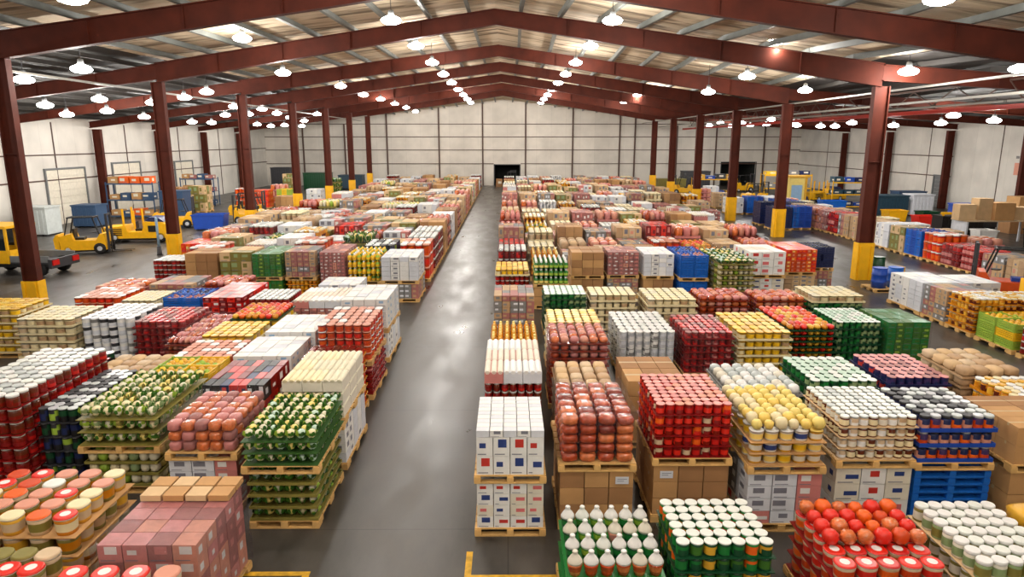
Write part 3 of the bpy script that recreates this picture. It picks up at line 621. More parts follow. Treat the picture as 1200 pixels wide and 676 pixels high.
# conduits, red pipe and trusses over the right side bay
def runpipe(name, pts, r, m, label, cat):
    mb = MB()
    for a, b in zip(pts[:-1], pts[1:]): mb.obox(a, b, r*1.6, r*1.6, m); mb.obox(a, b, r*2, r*.9, m)
    tag(put(name, mb.mesh(name)), label, cat)
runpipe('sprinkler_pipe', [(24.6, 20, 8.05), (24.6, 98, 8.0)], .14, 'redpipe', 'long bright red pipe running under the right side bay roof', 'pipe')
runpipe('conduit', [(19.3, 20, 8.85), (18.9, 34, 8.8), (18.9, 60, 8.8), (18.9, 98, 8.8)], .06, 'conduit', 'thin silver conduit running just right of the right column row', 'pipe')
runpipe('conduit', [(21.2, 20, 8.35), (21.2, 98, 8.3)], .07, 'conduit', 'silver conduit under the truss over the right side bay', 'pipe')
runpipe('conduit', [(-20.4, 25, 9.2), (-20.4, 98, 9.1)], .06, 'conduit', 'grey conduit along the left side bay roof beside the columns', 'pipe')
for k in range(3, 9):
    xl, yl, xr, yr = FR[k]; y2 = FR[k+1][3]; X = 22.4
    r = root('lattice_girder', (X, yr, 0), f'dark lattice girder over the right side bay, {ORD[k-2]} bay from the front', 'girder', 'lattice girders')
    L = y2-yr
    for z, nm in ((9.05, 'top_chord'), (8.15, 'bottom_chord')):
        mb = MB(); mb.box(-.06, .06, .1, L-.1, z-.05, z+.05, 'conduit' if z < 9 else 'steel_trim'); put(nm, mb.mesh(nm), (0, 0, 0), r)
    n = 8
    for i in range(n):
        mb = MB(); ya, yb = .1+(L-.2)*i/n, .1+(L-.2)*(i+1)/n
        mb.obox((0, ya, 8.2 if i % 2 else 9.0), (0, yb, 9.0 if i % 2 else 8.2), .05, .05, 'steel_trim', (1, 0, 0)); put('web_bar', mb.mesh('web_bar'), (0, 0, 0), r)
# drops hanging from the rafters
# ------------------------------------------------------------------ lamps
def lamp_meshes():
    a = MB(); a.lathe(0, 0, 0, [(.05, .42, 'greysteel'), (.11, .4, 'greysteel'), (.13, .22, 'greysteel'), (.1, .17, 'greysteel')][::-1], 12)
    b = MB(); b.lathe(0, 0, 0, [(.2, -.14, 'lamp_glow'), (.36, -.08, 'lamp_glow'), (.42, .01, 'lamp_glow'), (.34, .1, 'lamp_glow'), (.15, .18, 'lamp_glow')], 14)
    return a.mesh('housing'), b.mesh('glowing_shade')
LH, LG = lamp_meshes()
LAMPS = []
def lamp(x, y, z, top, label, group, power=1., light=True):
    r = root('high_bay_lamp', (x, y, z), label, 'lamp', group)
    put('housing', LH, (0, 0, 0), r); put('glowing_shade', LG, (0, 0, 0), r)
    mb = MB(); mb.box(-.012, .012, -.012, .012, .41, max(.45, top-z), 'charcoal'); put('cable', mb.mesh('cable'), (0, 0, 0), r)
    if light:
        l = bpy.data.lights.new('bulb', 'POINT'); l.energy = LP*power; l.shadow_soft_size = .2; l.color = (1, .955, .89)
        o = bpy.data.objects.new('bulb', l); col.objects.link(o); o.location = (0, 0, -.35); o.parent = r
LP = 430
def roofz(x):
    return PK+.25-(PK-(KL if x < 0 else KR))*abs(x+.6)/18.6
for s_, X, nm in ((-1, -4.75, 'left'), (1, 4.3, 'right')):
    for i in range(-5, 9):
        y = 29.6+i*7.7; lamp(X, y, 11.2, roofz(X), f'bright high-bay lamp, {ORD[i+6]} along the row just {nm} of the ridge', 'ridge lamp rows', 1.2)
OUT = {-1: [(0, 10.3), (10, 10.3), (20.5, 10.3), (33.2, 11.0), (38.8, 10.0), (52, 10.3), (60, 10.2), (68, 10.3), (76.5, 10.3), (85, 10.3), (93.5, 10.2)],
       1: [(0, 10.3), (10, 10.3), (20.5, 10.3), (32.4, 10.8), (36.2, 9.6), (43, 9.3), (58.6, 10.5), (66.5, 10.6), (74, 10.4), (81, 10.3), (89, 10.2)]}
for s_, X, nm in ((-1, -12.2, 'left'), (1, 12.2, 'right')):
    for i, (y, z) in enumerate(OUT[s_]): lamp(X, y, z, roofz(X), f'bright high-bay lamp, {ORD[i+1]} along the outer {nm} row of the nave', 'outer nave lamp rows')
def lean_lamp(px, py, side, n, light):
    dy = 165-py; dx = abs(px-595); r_ = dy/dx*.977; X = 5.5/(r_+.135); X = min(X, 33 if side < 0 else 39)
    zc = X*800/dx; z = CH+3.1-.135*(X-18); z = min(z, 9.4)
    Y = (zc+.211*(z-CH))/.977
    for f in FR:
        if abs(Y-f[1 if side < 0 else 3]) < .6: Y = f[1 if side < 0 else 3]+.75
    top = (KL if side < 0 else KR)+.2+(8.0-(KL if side < 0 else KR))*(X-18.3)/(16.7 if side < 0 else 24.2) if X > 18.3 else roofz(side*X)
    lamp(side*X, Y, z-.1, top, f'small high-bay lamp under the {"left" if side < 0 else "right"} side bay roof, {ORD[n]} nearest', 'side bay lamps', 1.1, light)
LL = [(97,75), (30,92), (55,122), (80,133), (118,115), (127,129), (170,136), (180,119), (217,113), (243,105), (226,142), (249,143), (265,134), (302,126), (275,124), (292,133), (302,145), (318,147), (325,132), (340,137), (357,141), (372,133), (334,146), (352,147)]
LR = [(1067,76), (1200,78), (945,101), (1120,134), (1168,140), (1105,143), (1052,146), (1000,143), (980,147), (963,147), (935,146), (931,143), (905,139), (899,145), (880,146), (870,143), (857,147), (845,143), (832,146)]
for n, (x, y) in enumerate(LL): lean_lamp(x, y, -1, n+1, n % 2 == 0 or n < 9)
for n, (x, y) in enumerate(LR): lean_lamp(x, y, 1, n+1, n % 2 == 0 or n < 7)
for n, (x, y) in enumerate([(-26, 12), (-26, 24), (-30, 30), (27, 8), (27, 20)]): lamp(x, y, 8.2, (KL if x < 0 else KR)+.2+(8.0-(KL if x < 0 else KR))*(abs(x)-19.4)/(15.5 if x < 0 else 23.3), f'small high-bay lamp over the side bay beside the viewpoint, {ORD[n+1]} of five', 'side bay lamps', 1.1)

# ------------------------------------------------------------------ floor markings
def flat(name, quads, m, label, cat):
    mb = MB()
    for q in quads: mb.box(*q, .001, .006, m)
    tag(put(name, mb.mesh(name)), label, cat)
flat('floor_marking', [(-.66, -.56, 9.05, 9.75), (-.56, .78, 9.05, 9.15)], 'line_yellow', 'yellow painted corner line on the floor at the foot of the white carton stack', 'floor marking')
flat('floor_marking', [(-4.0, -3.0, 9.15, 9.25), (-3.1, -3.0, 8.6, 9.15)], 'line_yellow', 'yellow painted corner line on the floor beside the leafy vegetable pallet', 'floor marking')

# ------------------------------------------------------------------ front loads, every item its own object
V = lambda k: K[k][4]
# white printed cartons, two pallets high
hero(-.53, .6, 10.2, 11.75, 0, .95, 4, 3, 4, i_box, [('white','redprint',None), ('offwhite','pinkprint',None), ('white','blueprint',None)], 'printed_carton', 'carton', 'white carton with red and blue print, lower aisle-side stack, top tier', 'white cartons of the lower stack', 'lower white cartons beside the aisle', traym=None)
hero(-.53, .6, 10.2, 11.75, .95, 1.86, 4, 3, 2, i_box, [('white','blueprint',None), ('white','redprint',None)], 'printed_carton', 'carton', 'white printed carton, upper white stack beside the aisle, top tier', 'white cartons of the upper stack', 'upper white cartons beside the aisle', traym=None, z_top=.12)
R = random.Random(3)
for i in range(5):
    for j in range(9):
        w = 1.1/5; d = 1.5/9; x = -.53+.015+w*(i+.5); y = 10.2+.02+d*(j+.5)
        item('flat_white_pack', 'pack', i_box, x, y, 1.742, w, d, .115, ('white','greyprint',None) if (i+j) % 2 else ('paper',None,None), 'small white pack with dark marks on top of the white cartons beside the aisle', 'white packs on top of the white cartons')
# brown cartons under the meat, red cans, etc.
def under(x0, x1, y0, y1, kind, label, z1=1.05): return load(kind, x0, x1, y0, y1, z1, label)
u1 = under(.85, 2.1, 10.4, 12.0, 'brown_carton', 'brown carton pallet beneath the bagged meat stack')
u2 = under(2.45, 3.75, 10.6, 12.2, 'brown_carton', 'brown carton pallet beneath the red can stack')
for u, x in ((u1, .42), (u2, -.42)):
    mb = MB(); mb.box(-.11, .11, -.004, 0, 0, .13, 'paper'); mb.box(-.08, .08, -.006, -.004, .085, .095, 'greyprint'); mb.box(-.08, .03, -.006, -.004, .05, .06, 'greyprint')
    put('paper_label', mb.mesh('paper_label'), (x, -.8+.004, .82), u)
under(3.95, 5.2, 10.3, 12.0, 'mixed_carton', 'pink and grey carton pallet beneath the yellow tub stack')
under(5.5, 6.8, 10.5, 12.0, 'white_carton', 'white carton pallet beneath the white-lidded jar stack')
under(-4.35, -3.2, 10.45, 12.2, 'leafy', 'lower pallet of leafy greens in trays beneath the cauliflower greens', 1.0)
under(-5.9, -4.7, 10.95, 12.5, 'mixed_carton', 'grey and red carton pallet beneath the wrapped pink meat bags', 1.0)
under(-7.8, -6.45, 11.65, 13.2, 'cauliflower', 'lower pallet of cauliflower trays beneath the cauliflower stack', .8)
# meat bags
hero(.85, 2.1, 10.4, 12.2, 1.05, 2.0, 4, 6, 5, i_bag, [('meat',), ('meatdark',), ('meat',), ('meatlight','white')], 'meat_bag', 'bag', 'shiny red-brown bag of meat, top tier of the tall meat pallet', 'meat bags of the tall stack', 'tall stack of bagged meat', traym=None, jit=.06)
# red cans
hero(2.45, 3.75, 10.6, 12.2, 1.05, 2.13, 8, 9, 5, i_can, V('red_can'), 'red_can', 'can', 'red can with pink lid in the top tier of the tall red stack', 'red cans of the tall stack', 'tall stack of red cans', traym='darkred')
# yellow tubs with yellow fruit
hero(3.95, 5.2, 10.3, 12.1, 1.05, 1.78, 5, 6, 3, i_tub, [('offwhite','butter','white'), ('paleyellow','yellow','white'), ('gold','offwhite','butter'), ('white','blueprint','white')], 'yellow_tub', 'tub', 'white and yellow tub beneath the yellow fruit, top tier', 'tubs below the yellow fruit', 'yellow fruit and tubs')
for i in range(6):
    for j in range(8):
        w = 1.22/6; d = 1.76/8; s = R.uniform(.85, 1.1)
        item('yellow_fruit', 'fruit', i_ball, 3.97+w*(i+.5), 10.32+d*(j+.5), 1.785, w*s, w*s, round(.19*s, 2), (R.choice(['butter','paleyellow','paleyellow','cream']),), 'round pale yellow fruit heaped on top of the yellow tubs', 'yellow fruit on the tub stack', seed=R.randrange(3))
# white-lidded jars
hero(5.5, 6.8, 10.5, 12.0, 1.05, 1.95, 8, 9, 4, i_jar, V('white_jar'), 'lidded_jar', 'jar', 'jar with white lid in the top tier of the white-lidded jar stack', 'white-lidded jars of the stack', 'stack of white-lidded jars', traym='cardboard_pale')
# blue trays
for n in range(7): wood_pallet(6.87, 8.15, 10.55, 11.85, n*.14, f'blue wooden pallet, {ORD[n+1]} from the floor in the empty blue stack', 'bluewood')
hero(6.87, 8.15, 10.55, 12.0, .98, 1.93, 7, 7, 3, i_jar, V('blue_jar'), 'dark_jar', 'jar', 'dark jar with orange label and grey lid, top tier in the blue trays', 'dark jars in blue trays', 'blue trays of dark jars', traym='blue')
# right end: brown cartons under beige sacks
under(8.45, 9.8, 10.5, 12.0, 'brown_carton', 'lower brown carton pallet at the right end of the front row', .95)
hero(8.45, 9.8, 10.5, 12.0, .95, 1.75, 2, 3, 2, i_box, [('cardboard',None,'tape'), ('cardboard_dark','greyprint','tape')], 'brown_carton', 'carton', 'brown carton on the top tier right of the blue trays', 'brown cartons right of the blue trays', 'brown cartons right of the blue trays', traym=None)
# nearest row
hero(.75, 2.05, 7.75, 9.25, 0, 1.2, 6, 4, 3, i_cone, [('leaf','lime','white'), ('greenglass','green','white'), ('greenglass','leaf','lidwhite'), ('darkgreen','green','white')], 'squeeze_bottle', 'bottle', 'green bottle with white pointed cap, top tier of the nearest bottle pallet', 'green bottles of the nearest pallet', 'nearest green bottles', lids=True, traym='green', rowvs={0: [('meat','meatlight','white'), ('meatlight','meat','offwhite'), ('deeporange','meat','white')], 2: [('leaf','lime','white'), ('greenglass','green','lidwhite'), ('darkgreen','green','offwhite'), ('salmon','pink','offwhite')]})
hero(2.22, 3.55, 8.05, 9.28, 0, 1.2, 7, 6, 5, i_can, [('darkgreen','green','lidwhite'), ('darkgreen','gold','lidwhite'), ('green','orange','lidwhite'), ('darkgreen','leaf','lidwhite')], 'green_can', 'can', 'green can with white lid, top tier of the nearest can pallet', 'green cans of the nearest pallet', 'nearest green cans', lids=True, traym='darkgreen')
hero(4.2, 5.65, 7.7, 9.2, 0, 1.08, 5, 5, 4, i_tub, [('beige','brightred','brightred'), ('tan','orange','red'), ('beige','deeporange','brightred')], 'sauce_tub', 'tub', 'beige tub with red lid, top tier of the nearest orange pallet', 'red-lidded tubs of the nearest right pallet', 'nearest red-lidded tubs', lids=True, traym='darkred')
for i in range(6):
    for j in range(4):
        w = 1.42/6; s = R.uniform(.9, 1.12)
        item('tomato', 'tomato', i_ball, 4.22+w*(i+.5), 8.13+.25*(j+.5), 1.09, w*s*.96, w*s*.96, round(.2*s, 2), (R.choice(['brightred','orange','meatlight','brightred','deeporange']),), 'round orange-red tomato heaped behind the red-lidded tubs at the front', 'tomatoes on the nearest right pallet', seed=R.randrange(3))
hero(5.95, 7.15, 7.6, 9.2, 0, 1.2, 6, 7, 4, i_jar, [('offwhite','sage','white'), ('sage','olive','white'), ('olive','offwhite','lidwhite')], 'white_lid_jar', 'jar', 'jar with broad white lid, top tier of the nearest jar pallet', 'white-lidded jars of the nearest pallet', 'nearest white-lidded jars', lids=True, traym='cardboard_pale')
hero(7.3, 8.6, 7.9, 9.2, 0, 1.2, 3, 3, 4, i_bag, [('gold',), ('yellow',)], 'yellow_bag', 'bag', 'shiny yellow bag at the bottom right corner of the view, top tier', 'yellow bags at the right corner', 'yellow bags at the right corner', traym=None)
# left front
hero(-4.4, -3.15, 10.45, 12.3, 1.0, 1.75, 7, 9, 3, i_leafy, V('leafy'), 'leafy_vegetable', 'vegetable', 'leafy green head with pale centre, top tier beside the aisle', 'greens of the aisle-side stack', 'leafy greens beside the aisle', traym='darkleaf')
hero(-5.9, -4.7, 10.95, 12.6, 1.0, 1.68, 5, 6, 3, i_bag, [('pink',), ('meatlight',), ('rose',), ('meatlight','white')], 'pink_meat_bag', 'bag', 'pink bag of meat, top tier of the wrapped pink stack left of the greens', 'pink meat bags of the wrapped stack', 'wrapped pink meat bags', traym=None, jit=.05)
film(1.3, 1.86, .82, (1.475, 11.3, 1.2), 'clear stretch film around the tall bagged meat stack')
film(1.26, 1.7, .58, (-5.3, 11.775, 1.145), 'clear stretch film around the pink meat bags')
hero(-7.85, -6.4, 11.65, 13.9, .8, 1.68, 7, 9, 3, i_leafy, [('ivory','sage'), ('cream','leaf'), ('paleyellow','olive'), ('ivory','lime'), ('cream','sage')], 'cauliflower', 'vegetable', 'pale cauliflower head, top tier of the wide cauliflower stack', 'cauliflowers of the wide stack', 'wide cauliflower stack', traym='olive')
hero(-8.75, -8.0, 11.9, 14.2, 0, 1.55, 4, 12, 5, i_can, V('black_can'), 'black_can', 'can', 'black can with grey lid, top tier of the narrow black stack at the left', 'black cans of the narrow stack', 'narrow stack of black cans', traym='charcoal')
hero(-10.3, -8.85, 11.6, 14.6, 0, 1.92, 6, 12, 7, i_jar, V('redwhite_jar'), 'dark_red_jar', 'jar', 'dark red jar with pale lid, top tier at the left edge', 'dark red jars at the left edge', 'dark red jars at the left edge', traym='darkred')
hero(-7.9, -6.0, 8.55, 10.1, 0, 1.3, 5, 5, 4, i_tub, [('beige','olive','orange'), ('amber','cream','brightred'), ('olive','amber','salmon'), ('tan','gold','lidwhite'), ('olive','tan','deeporange'), ('gold','beige','cream'), ('beige','olive','sage')], 'spread_tub', 'tub', 'large tub with orange or pale lid, top tier of the near left stack', 'large tubs of the near left stack', 'near left large tubs', lids=True, traym='cardboard')
hero(-7.4, -5.85, 6.9, 8.2, 0, 1.15, 5, 4, 3, i_tub, [('olive','beige','olive'), ('beige','olive','red'), ('olive','beige','brightred'), ('beige','olive','beige')], 'sauce_tub', 'tub', 'tub with red or green lid, top tier at the bottom left corner', 'tubs at the bottom left corner', 'bottom left corner tubs', lids=True, traym='amber')
hero(-5.5, -3.95, 6.3, 7.6, 0, 1.28, 4, 4, 3, i_tub, [('beige','white','brightred'), ('tan','salmon','orange'), ('beige','brightred','salmon')], 'sauce_tub', 'tub', 'tub with bright orange-red lid below the film-wrapped pink packs, top tier', 'orange-lidded tubs at the bottom', 'bottom orange-lidded tubs', lids=True, traym='amber')
hero(-5.25, -3.95, 7.8, 9.35, 0, 1.38, 4, 5, 5, i_box, [('pink','white',None), ('rose','pink',None), ('salmon','white',None)], 'pink_pack', 'pack', 'pink pack under film, top tier of the wrapped stack beside the aisle', 'pink packs of the near wrapped stack', 'near film-wrapped pink packs', traym=None)
film(1.36, 1.62, 1.24, (-4.6, 8.575, .15), 'heavy clear stretch film around the near pink packs', 'film_heavy')
for i in range(4):
    for j in range(2):
        item('small_brown_box', 'box', i_box, -5.25+.32*(i+.5)+.01, 8.98+.3*j-.12+.15, 1.395, .3, .28, .09, (R.choice(['cardboard_pale','cardboard']), None, None), 'small flat cardboard box lying on the near film-wrapped pink packs', 'cardboard boxes on the near pink packs')

# ------------------------------------------------------------------ second ranks
def L(*a, **k): return load(*a, **k)
L('redwhite_jar', -.5, .72, 13.4, 15.8, 1.78, 'white-ridged red jar pallet behind the white cartons, beside the aisle', top='white_roll')
L('amber_bottle', -.48, .8, 16.8, 18.7, 1.45, 'amber bottle pallet beside the aisle, two behind the white cartons')
L('grey_carton', -.45, .85, 20.9, 22.6, 1.65, 'tan carton pallet beside the aisle, behind the amber bottles')
L('beige_bag', 1.0, 2.2, 13.2, 14.8, 1.55, 'low pallet of beige packets right behind the tall meat stack')
L('red_produce', 1.0, 2.45, 15.7, 17.2, 1.8, 'wrapped red-brown meat pallet, second back in the meat file', wrap=True)
L('yellow_tub', 1.1, 2.6, 18.2, 19.8, 1.5, 'yellow and white tub pallet behind the second meat pallet')
L('green_can', 1.2, 2.65, 22.2, 23.7, 1.4, 'dark green can pallet in front of the brown and green bottle row')
L('brown_carton', 2.5, 3.75, 13.5, 15.2, 1.5, 'opened brown carton pallet directly behind the tall red cans')
L('white_can', 3.05, 4.6, 17.9, 20.3, 1.3, 'bright white can pallet right of the second meat pallet', wrap=True)
L('cream_tub', 2.75, 4.35, 22.3, 23.7, 1.35, 'cream tub pallet with orange tops behind the white cans')
L('red_jar', 4.85, 6.2, 17.9, 20.0, 1.28, 'film-wrapped red jar pallet right of the white cans', wrap=True)
L('cream_tub', 4.55, 6.2, 21.6, 23.5, 1.35, 'broad cream tub pallet behind the wrapped red jars')
L('yellow_tub', 6.3, 7.8, 17.9, 20.3, 1.28, 'cream and yellow tub pallet right of the wrapped red jars')
L('produce', 7.95, 9.35, 18.6, 21.2, 1.28, 'orange and amber fruit pallet with green side')
L('green_can', 9.5, 10.8, 18.9, 20.7, 1.3, 'dark green can pallet right of the orange fruit')
L('green_pack', 10.95, 12.2, 18.9, 20.6, 1.3, 'plain green wrapped pallet at the right end of the fruit row', wrap=True)
L('white_bag', 4.7, 6.3, 13.7, 15.4, 1.3, 'white rounded pack pallet behind the yellow fruit')
L('green_can', 6.6, 8.1, 14.0, 15.8, 1.3, 'green and white can pallet behind the white-lidded jars')
L('purple_pack', 8.4, 9.8, 14.2, 16.0, 1.3, 'purple tray pallet with rosy lids behind the blue trays')
L('amber_jar', 10.0, 11.35, 12.5, 13.95, 1.45, 'amber jar pallet at the right, behind the brown cartons')
L('beige_bag', 10.0, 11.35, 14.2, 15.9, 1.5, 'beige sack pallet at the right, beyond the amber jars')
L('beige_bag', 10.1, 11.4, 10.6, 12.2, 1.6, 'beige sack pallet at the right edge, beside the brown cartons')
L('red_produce', 6.45, 8.15, 22.3, 23.8, 1.3, 'red-brown packed pallet behind the cream and yellow tubs')
L('red_produce', 8.4, 10.1, 22.4, 23.8, 1.25, 'low russet packed pallet behind the orange fruit')
L('green_can', 10.3, 12.1, 22.4, 24.1, 1.28, 'green jar pallet with cream tops at the right end of its row', top='cream_tub')
# two-high row across the right block
def two(kind, low, x0, x1, y0, y1, z1, what, zl=.85, **k):
    L(low, x0, x1, y0, y1, zl, 'lower '+K[low][6]+' beneath '+' '.join(what.split(',')[0].split()[:9])); L(kind, x0, x1, y0, y1, z1, what, z0=zl, **k)
L('redwhite_jar', -.5, .85, 26.1, 28.0, 1.5, 'amber and white jar pallet at the aisle end of the two-high row', top='yellow_tub')
two('green_bottle', 'brown_carton', 1.0, 2.35, 25.8, 27.4, 1.9, 'green bottle pallet with white caps atop brown cartons')
two('brown_carton', 'brown_carton', 2.6, 3.95, 27.5, 29.3, 1.95, 'brown carton pallet, second file of the two-high row')
two('pink_carton', 'grey_carton', 4.1, 5.4, 27.6, 29.3, 1.95, 'pink-red carton pallet, centre of the two-high row', wrap=True)
two('white_pack', 'brown_carton', 5.55, 6.8, 27.4, 29.5, 1.9, 'cream-topped white pack pallet left of the blue crates')
two('blue_crate', 'blue_crate', 6.95, 8.1, 27.0, 29.6, 1.9, 'blue crate pallet with grey top in the two-high row')
L('cauliflower', 8.3, 9.75, 26.3, 29.6, 1.85, 'tall green and olive produce pallet in the two-high row', top='leafy')
two('white_carton', 'white_carton', 9.95, 11.45, 27.6, 29.8, 1.95, 'white and blue printed carton pallet in the two-high row')
two('orange_pack', 'tan_carton', 11.7, 13.0, 28.2, 30.6, 1.95, 'bright orange pack pallet near the right end of the two-high row')
two('dark_grid', 'grey_carton', 13.15, 14.2, 29.2, 30.8, 1.9, 'dark blue crate pallet at the right end of the two-high row')
# left block, front ranks
two('cream_roll', 'white_pack', -4.4, -3.2, 12.55, 14.5, 1.9, 'cream ridged roll pallet behind the leafy greens', zl=.95)
two('orange_tub', 'red_jar', -4.75, -3.4, 16.3, 18.3, 1.95, 'orange-red tub pallet with pale lids beside the aisle', zl=.9, wrap=True)
L('cup', -4.75, -3.45, 14.85, 15.95, 1.55, 'low pallet of open orange cups beside the aisle')
two('white_flat', 'white_pack', -4.85, -3.5, 19.3, 21.5, 1.9, 'white film-wrapped pallet at the end of the left front block', zl=.9, wrap=True)
L('tricolour', -6.3, -5.0, 13.3, 15.0, 1.5, 'red, navy and black pack pallet behind the pink meat bags')
L('white_flat', -6.5, -5.1, 15.4, 17.1, 1.45, 'pale blue-white carton pallet behind the navy and red packs')
L('white_flat', -6.4, -5.05, 17.3, 19.2, 1.5, 'second pale white carton pallet, behind the first')
L('orange_tub', -8.15, -6.7, 15.8, 17.3, 1.3, 'orange and white ribbed pallet left of the pale cartons')
L('yellow_tub', -8.2, -6.8, 17.5, 19.1, 1.33, 'pale yellow pallet behind the orange ribbed one')
L('yellow_tub', -8.1, -6.7, 19.3, 21.0, 1.45, 'golden yellow pallet behind the pale yellow one', top='produce')
L('yellow_crate', -8.0, -6.6, 14.3, 15.6, 1.4, 'yellow and lime crates behind the cauliflower stack')
L('beige_bag', -9.9, -8.4, 15.0, 16.8, 1.1, 'beige lumpy pallet behind the narrow black can stack')
L('black_can', -11.6, -10.1, 15.2, 17.0, 1.1, 'grey-lidded black can pallet left of the beige lumpy pallet')
L('red_produce', -9.2, -8.3, 17.6, 20.6, 1.2, 'dark red meat strip pallet left of the yellow pallets', wrap=True)
L('cream_tub', -14.4, -12.7, 19.3, 21.1, 1.32, 'cream cup pallet at the left, in the rank behind the dark jars', top=None)
L('yellow_tub', -16.4, -14.6, 19.8, 21.4, 1.5, 'yellow tub pallet at the left edge beside the nearest column')
L('red_can', -18.0, -16.6, 18.2, 19.9, 1.1, 'dark red pallet at the left edge in front of the column')
L('mono_box', -12.5, -10.95, 19.3, 21.3, 1.34, 'white and black can pallet between cream cups and red jars')
L('red_jar', -10.8, -9.3, 19.0, 20.9, 1.32, 'bright red jar pallet right of the white and black cans', wrap=True)
L('orange_tub', -14.5, -12.95, 22.2, 24.0, 1.3, 'pink and orange tub pallet, back rank at the left')
L('cream_tub', -12.8, -11.65, 22.0, 23.6, 1.25, 'small cream tub pallet left of the blue crate')
L('blue_crate', -11.5, -10.25, 22.2, 23.8, 1.3, 'blue crate pallet with pink goods in the back rank')
L('red_pack', -10.1, -8.75, 22.0, 24.6, 1.35, 'long red pack pallet right of the blue crates')
L('redwhite_jar', -8.6, -7.25, 22.0, 23.6, 1.3, 'pink-topped colourful jar pallet, middle of the back rank')
L('pink_carton', -7.1, -5.5, 21.9, 24.0, 1.3, 'grey-pink carton pallet left of the film-wrapped white pallet', top='white_roll')
L('white_pack', -6.9, -5.4, 24.3, 25.8, 1.3, 'low white pack pallet behind the grey-pink cartons')
L('grey_carton', -13.2, -11.6, 24.6, 26.4, 1.25, 'grey carton pallet behind the back rank, far left')
L('red_produce', -11.4, -9.9, 25.0, 26.6, 1.25, 'russet packed pallet behind the blue crate pallet')
L('salmon_bag', -15.2, -13.6, 24.5, 26.2, 1.2, 'salmon bag pallet at the left end behind the orange tubs')
# left block beyond the cross aisle
L('redwhite_jar', -15.4, -14.0, 29.2, 30.7, 1.35, 'low red and white jar pallet at the left end beyond the cross aisle')
two('brown_carton', 'brown_carton', -13.7, -12.3, 28.6, 30.2, 1.75, 'single plain cardboard pallet beyond the cross aisle', zl=.5)
two('olive_carton', 'tan_carton', -12.1, -10.75, 28.3, 30.0, 1.85, 'olive carton pallet left of the bright green one', zl=.5)
two('green_pack', 'green_pack', -10.55, -9.35, 27.8, 30.2, 1.85, 'bright green wrapped pallet beyond the cross aisle', zl=.75, wrap=True)
two('grey_carton', 'amber_jar', -9.2, -7.95, 27.8, 29.6, 1.95, 'brown wrapped pallet atop wooden amber crates', zl=.75, wrap=True)
L('pink_carton', -8.3+.5, -6.75, 27.9, 30.4, 1.9, 'tall dusty pink carton pallet beyond the cross aisle', wrap=True)
two('yellow_bottle', 'tan_carton', -6.6, -5.25, 27.6, 29.6, 1.9, 'yellow and green bottle pallet beyond the cross aisle', zl=.6)
two('white_pack', 'grey_carton', -5.1, -3.6, 27.0, 29.2, 1.85, 'white wrapped pallet with red band at the aisle corner', zl=.75, wrap=True)
# far fields
FAR_R = ['grey_carton','tan_carton','cream_tub','white_roll','salmon_bag','pink_carton','tan_carton','grey_carton','brown_carton','white_pack','mixed_carton','redwhite_jar','tan_carton','grey_carton','cream_tub','salmon_bag','olive_carton','white_can','brown_carton','red_produce','amber_jar','beige_bag']
FAR_L = ['brown_carton','salmon_bag','grey_carton','tan_carton','white_pack','redwhite_jar','olive_carton','brown_carton','white_roll','pink_carton','mixed_carton','amber_jar','cream_tub','salmon_bag','tan_carton','grey_carton','white_pack','red_produce','beige_bag','cauliflower']
FILE = ORD
# the stretch of the field named by its rank counted from the two-high row
rows_r = [31.2, 33.4, 35.8, 38.2, 40.8, 43.4, 46.2, 49.0, 52.0, 55.2, 58.6, 62.0, 65.6, 69.2, 73.0, 77.0, 81.0, 85.4, 90.0]
hts_r = [1.35, 1.4, 1.95, 1.3, 1.5, 1.95, 1.35, 1.55, 1.4, 1.5, 2.0, 1.5, 1.6, 2.0, 1.5, 1.7, 1.9, 1.8, 1.8]
PICK_R = {(0,0): 'redwhite_jar', (0,1): 'amber_bottle', (1,0): 'red_jar', (2,2): 'brown_carton', (2,3): 'grey_carton', (2,1): 'cream_tub', (4,1): 'yellow_bottle', (2,0): 'grey_carton', (3,3): 'white_can', (5,5): 'olive_carton', (10,1): 'tan_carton', (10,2): 'grey_carton', (10,3): 'olive_carton', (10,4): 'pink_carton', (10,5): 'white_pack', (0,5): 'yellow_crate', (1,6): 'produce', (0,6): 'produce', (1,5): 'orange_tub', (3,7): 'dark_grid', (3,8): 'olive_carton', (2,5): 'red_pack', (1,8): 'red_produce', (2,8): 'red_produce'}
for r_, y in enumerate(rows_r):
    dep = min(2.2, (rows_r[r_+1]-y)*.84 if r_+1 < len(rows_r) else 2.2)+(.6 if y > 60 else 0)
    for c in range(11):
        x0 = -.5+1.55*c; x1 = x0+1.36
        if x1 > 14.5 and y < 52: continue
        if r_ == 0 and x0 > 11: continue
        k = PICK_R.get((r_, c)) or rnd.choice(FAR_R); h = max(.9, hts_r[r_]+rnd.choice([-.25, -.12, 0, 0, .1]))
        dy = rnd.uniform(0, .25); dx = rnd.uniform(-.05, .05)
        load(k, x0+dx, x1+dx, y+dy, y+dy+dep, h, f'{K[k][6]}, {FILE[r_+1]} far rank, {ORD[c+1]} file right of aisle', far=True, group='right field pallets', wrap=(y < 60 and rnd.random() < .5))
rows_l = [31.0, 33.6, 36.0, 38.6, 41.2, 44.0, 47.0, 50.0, 53.2, 56.6, 60.0, 63.6, 67.4, 71.2, 75.2, 79.4, 83.8, 88.4, 93.0]
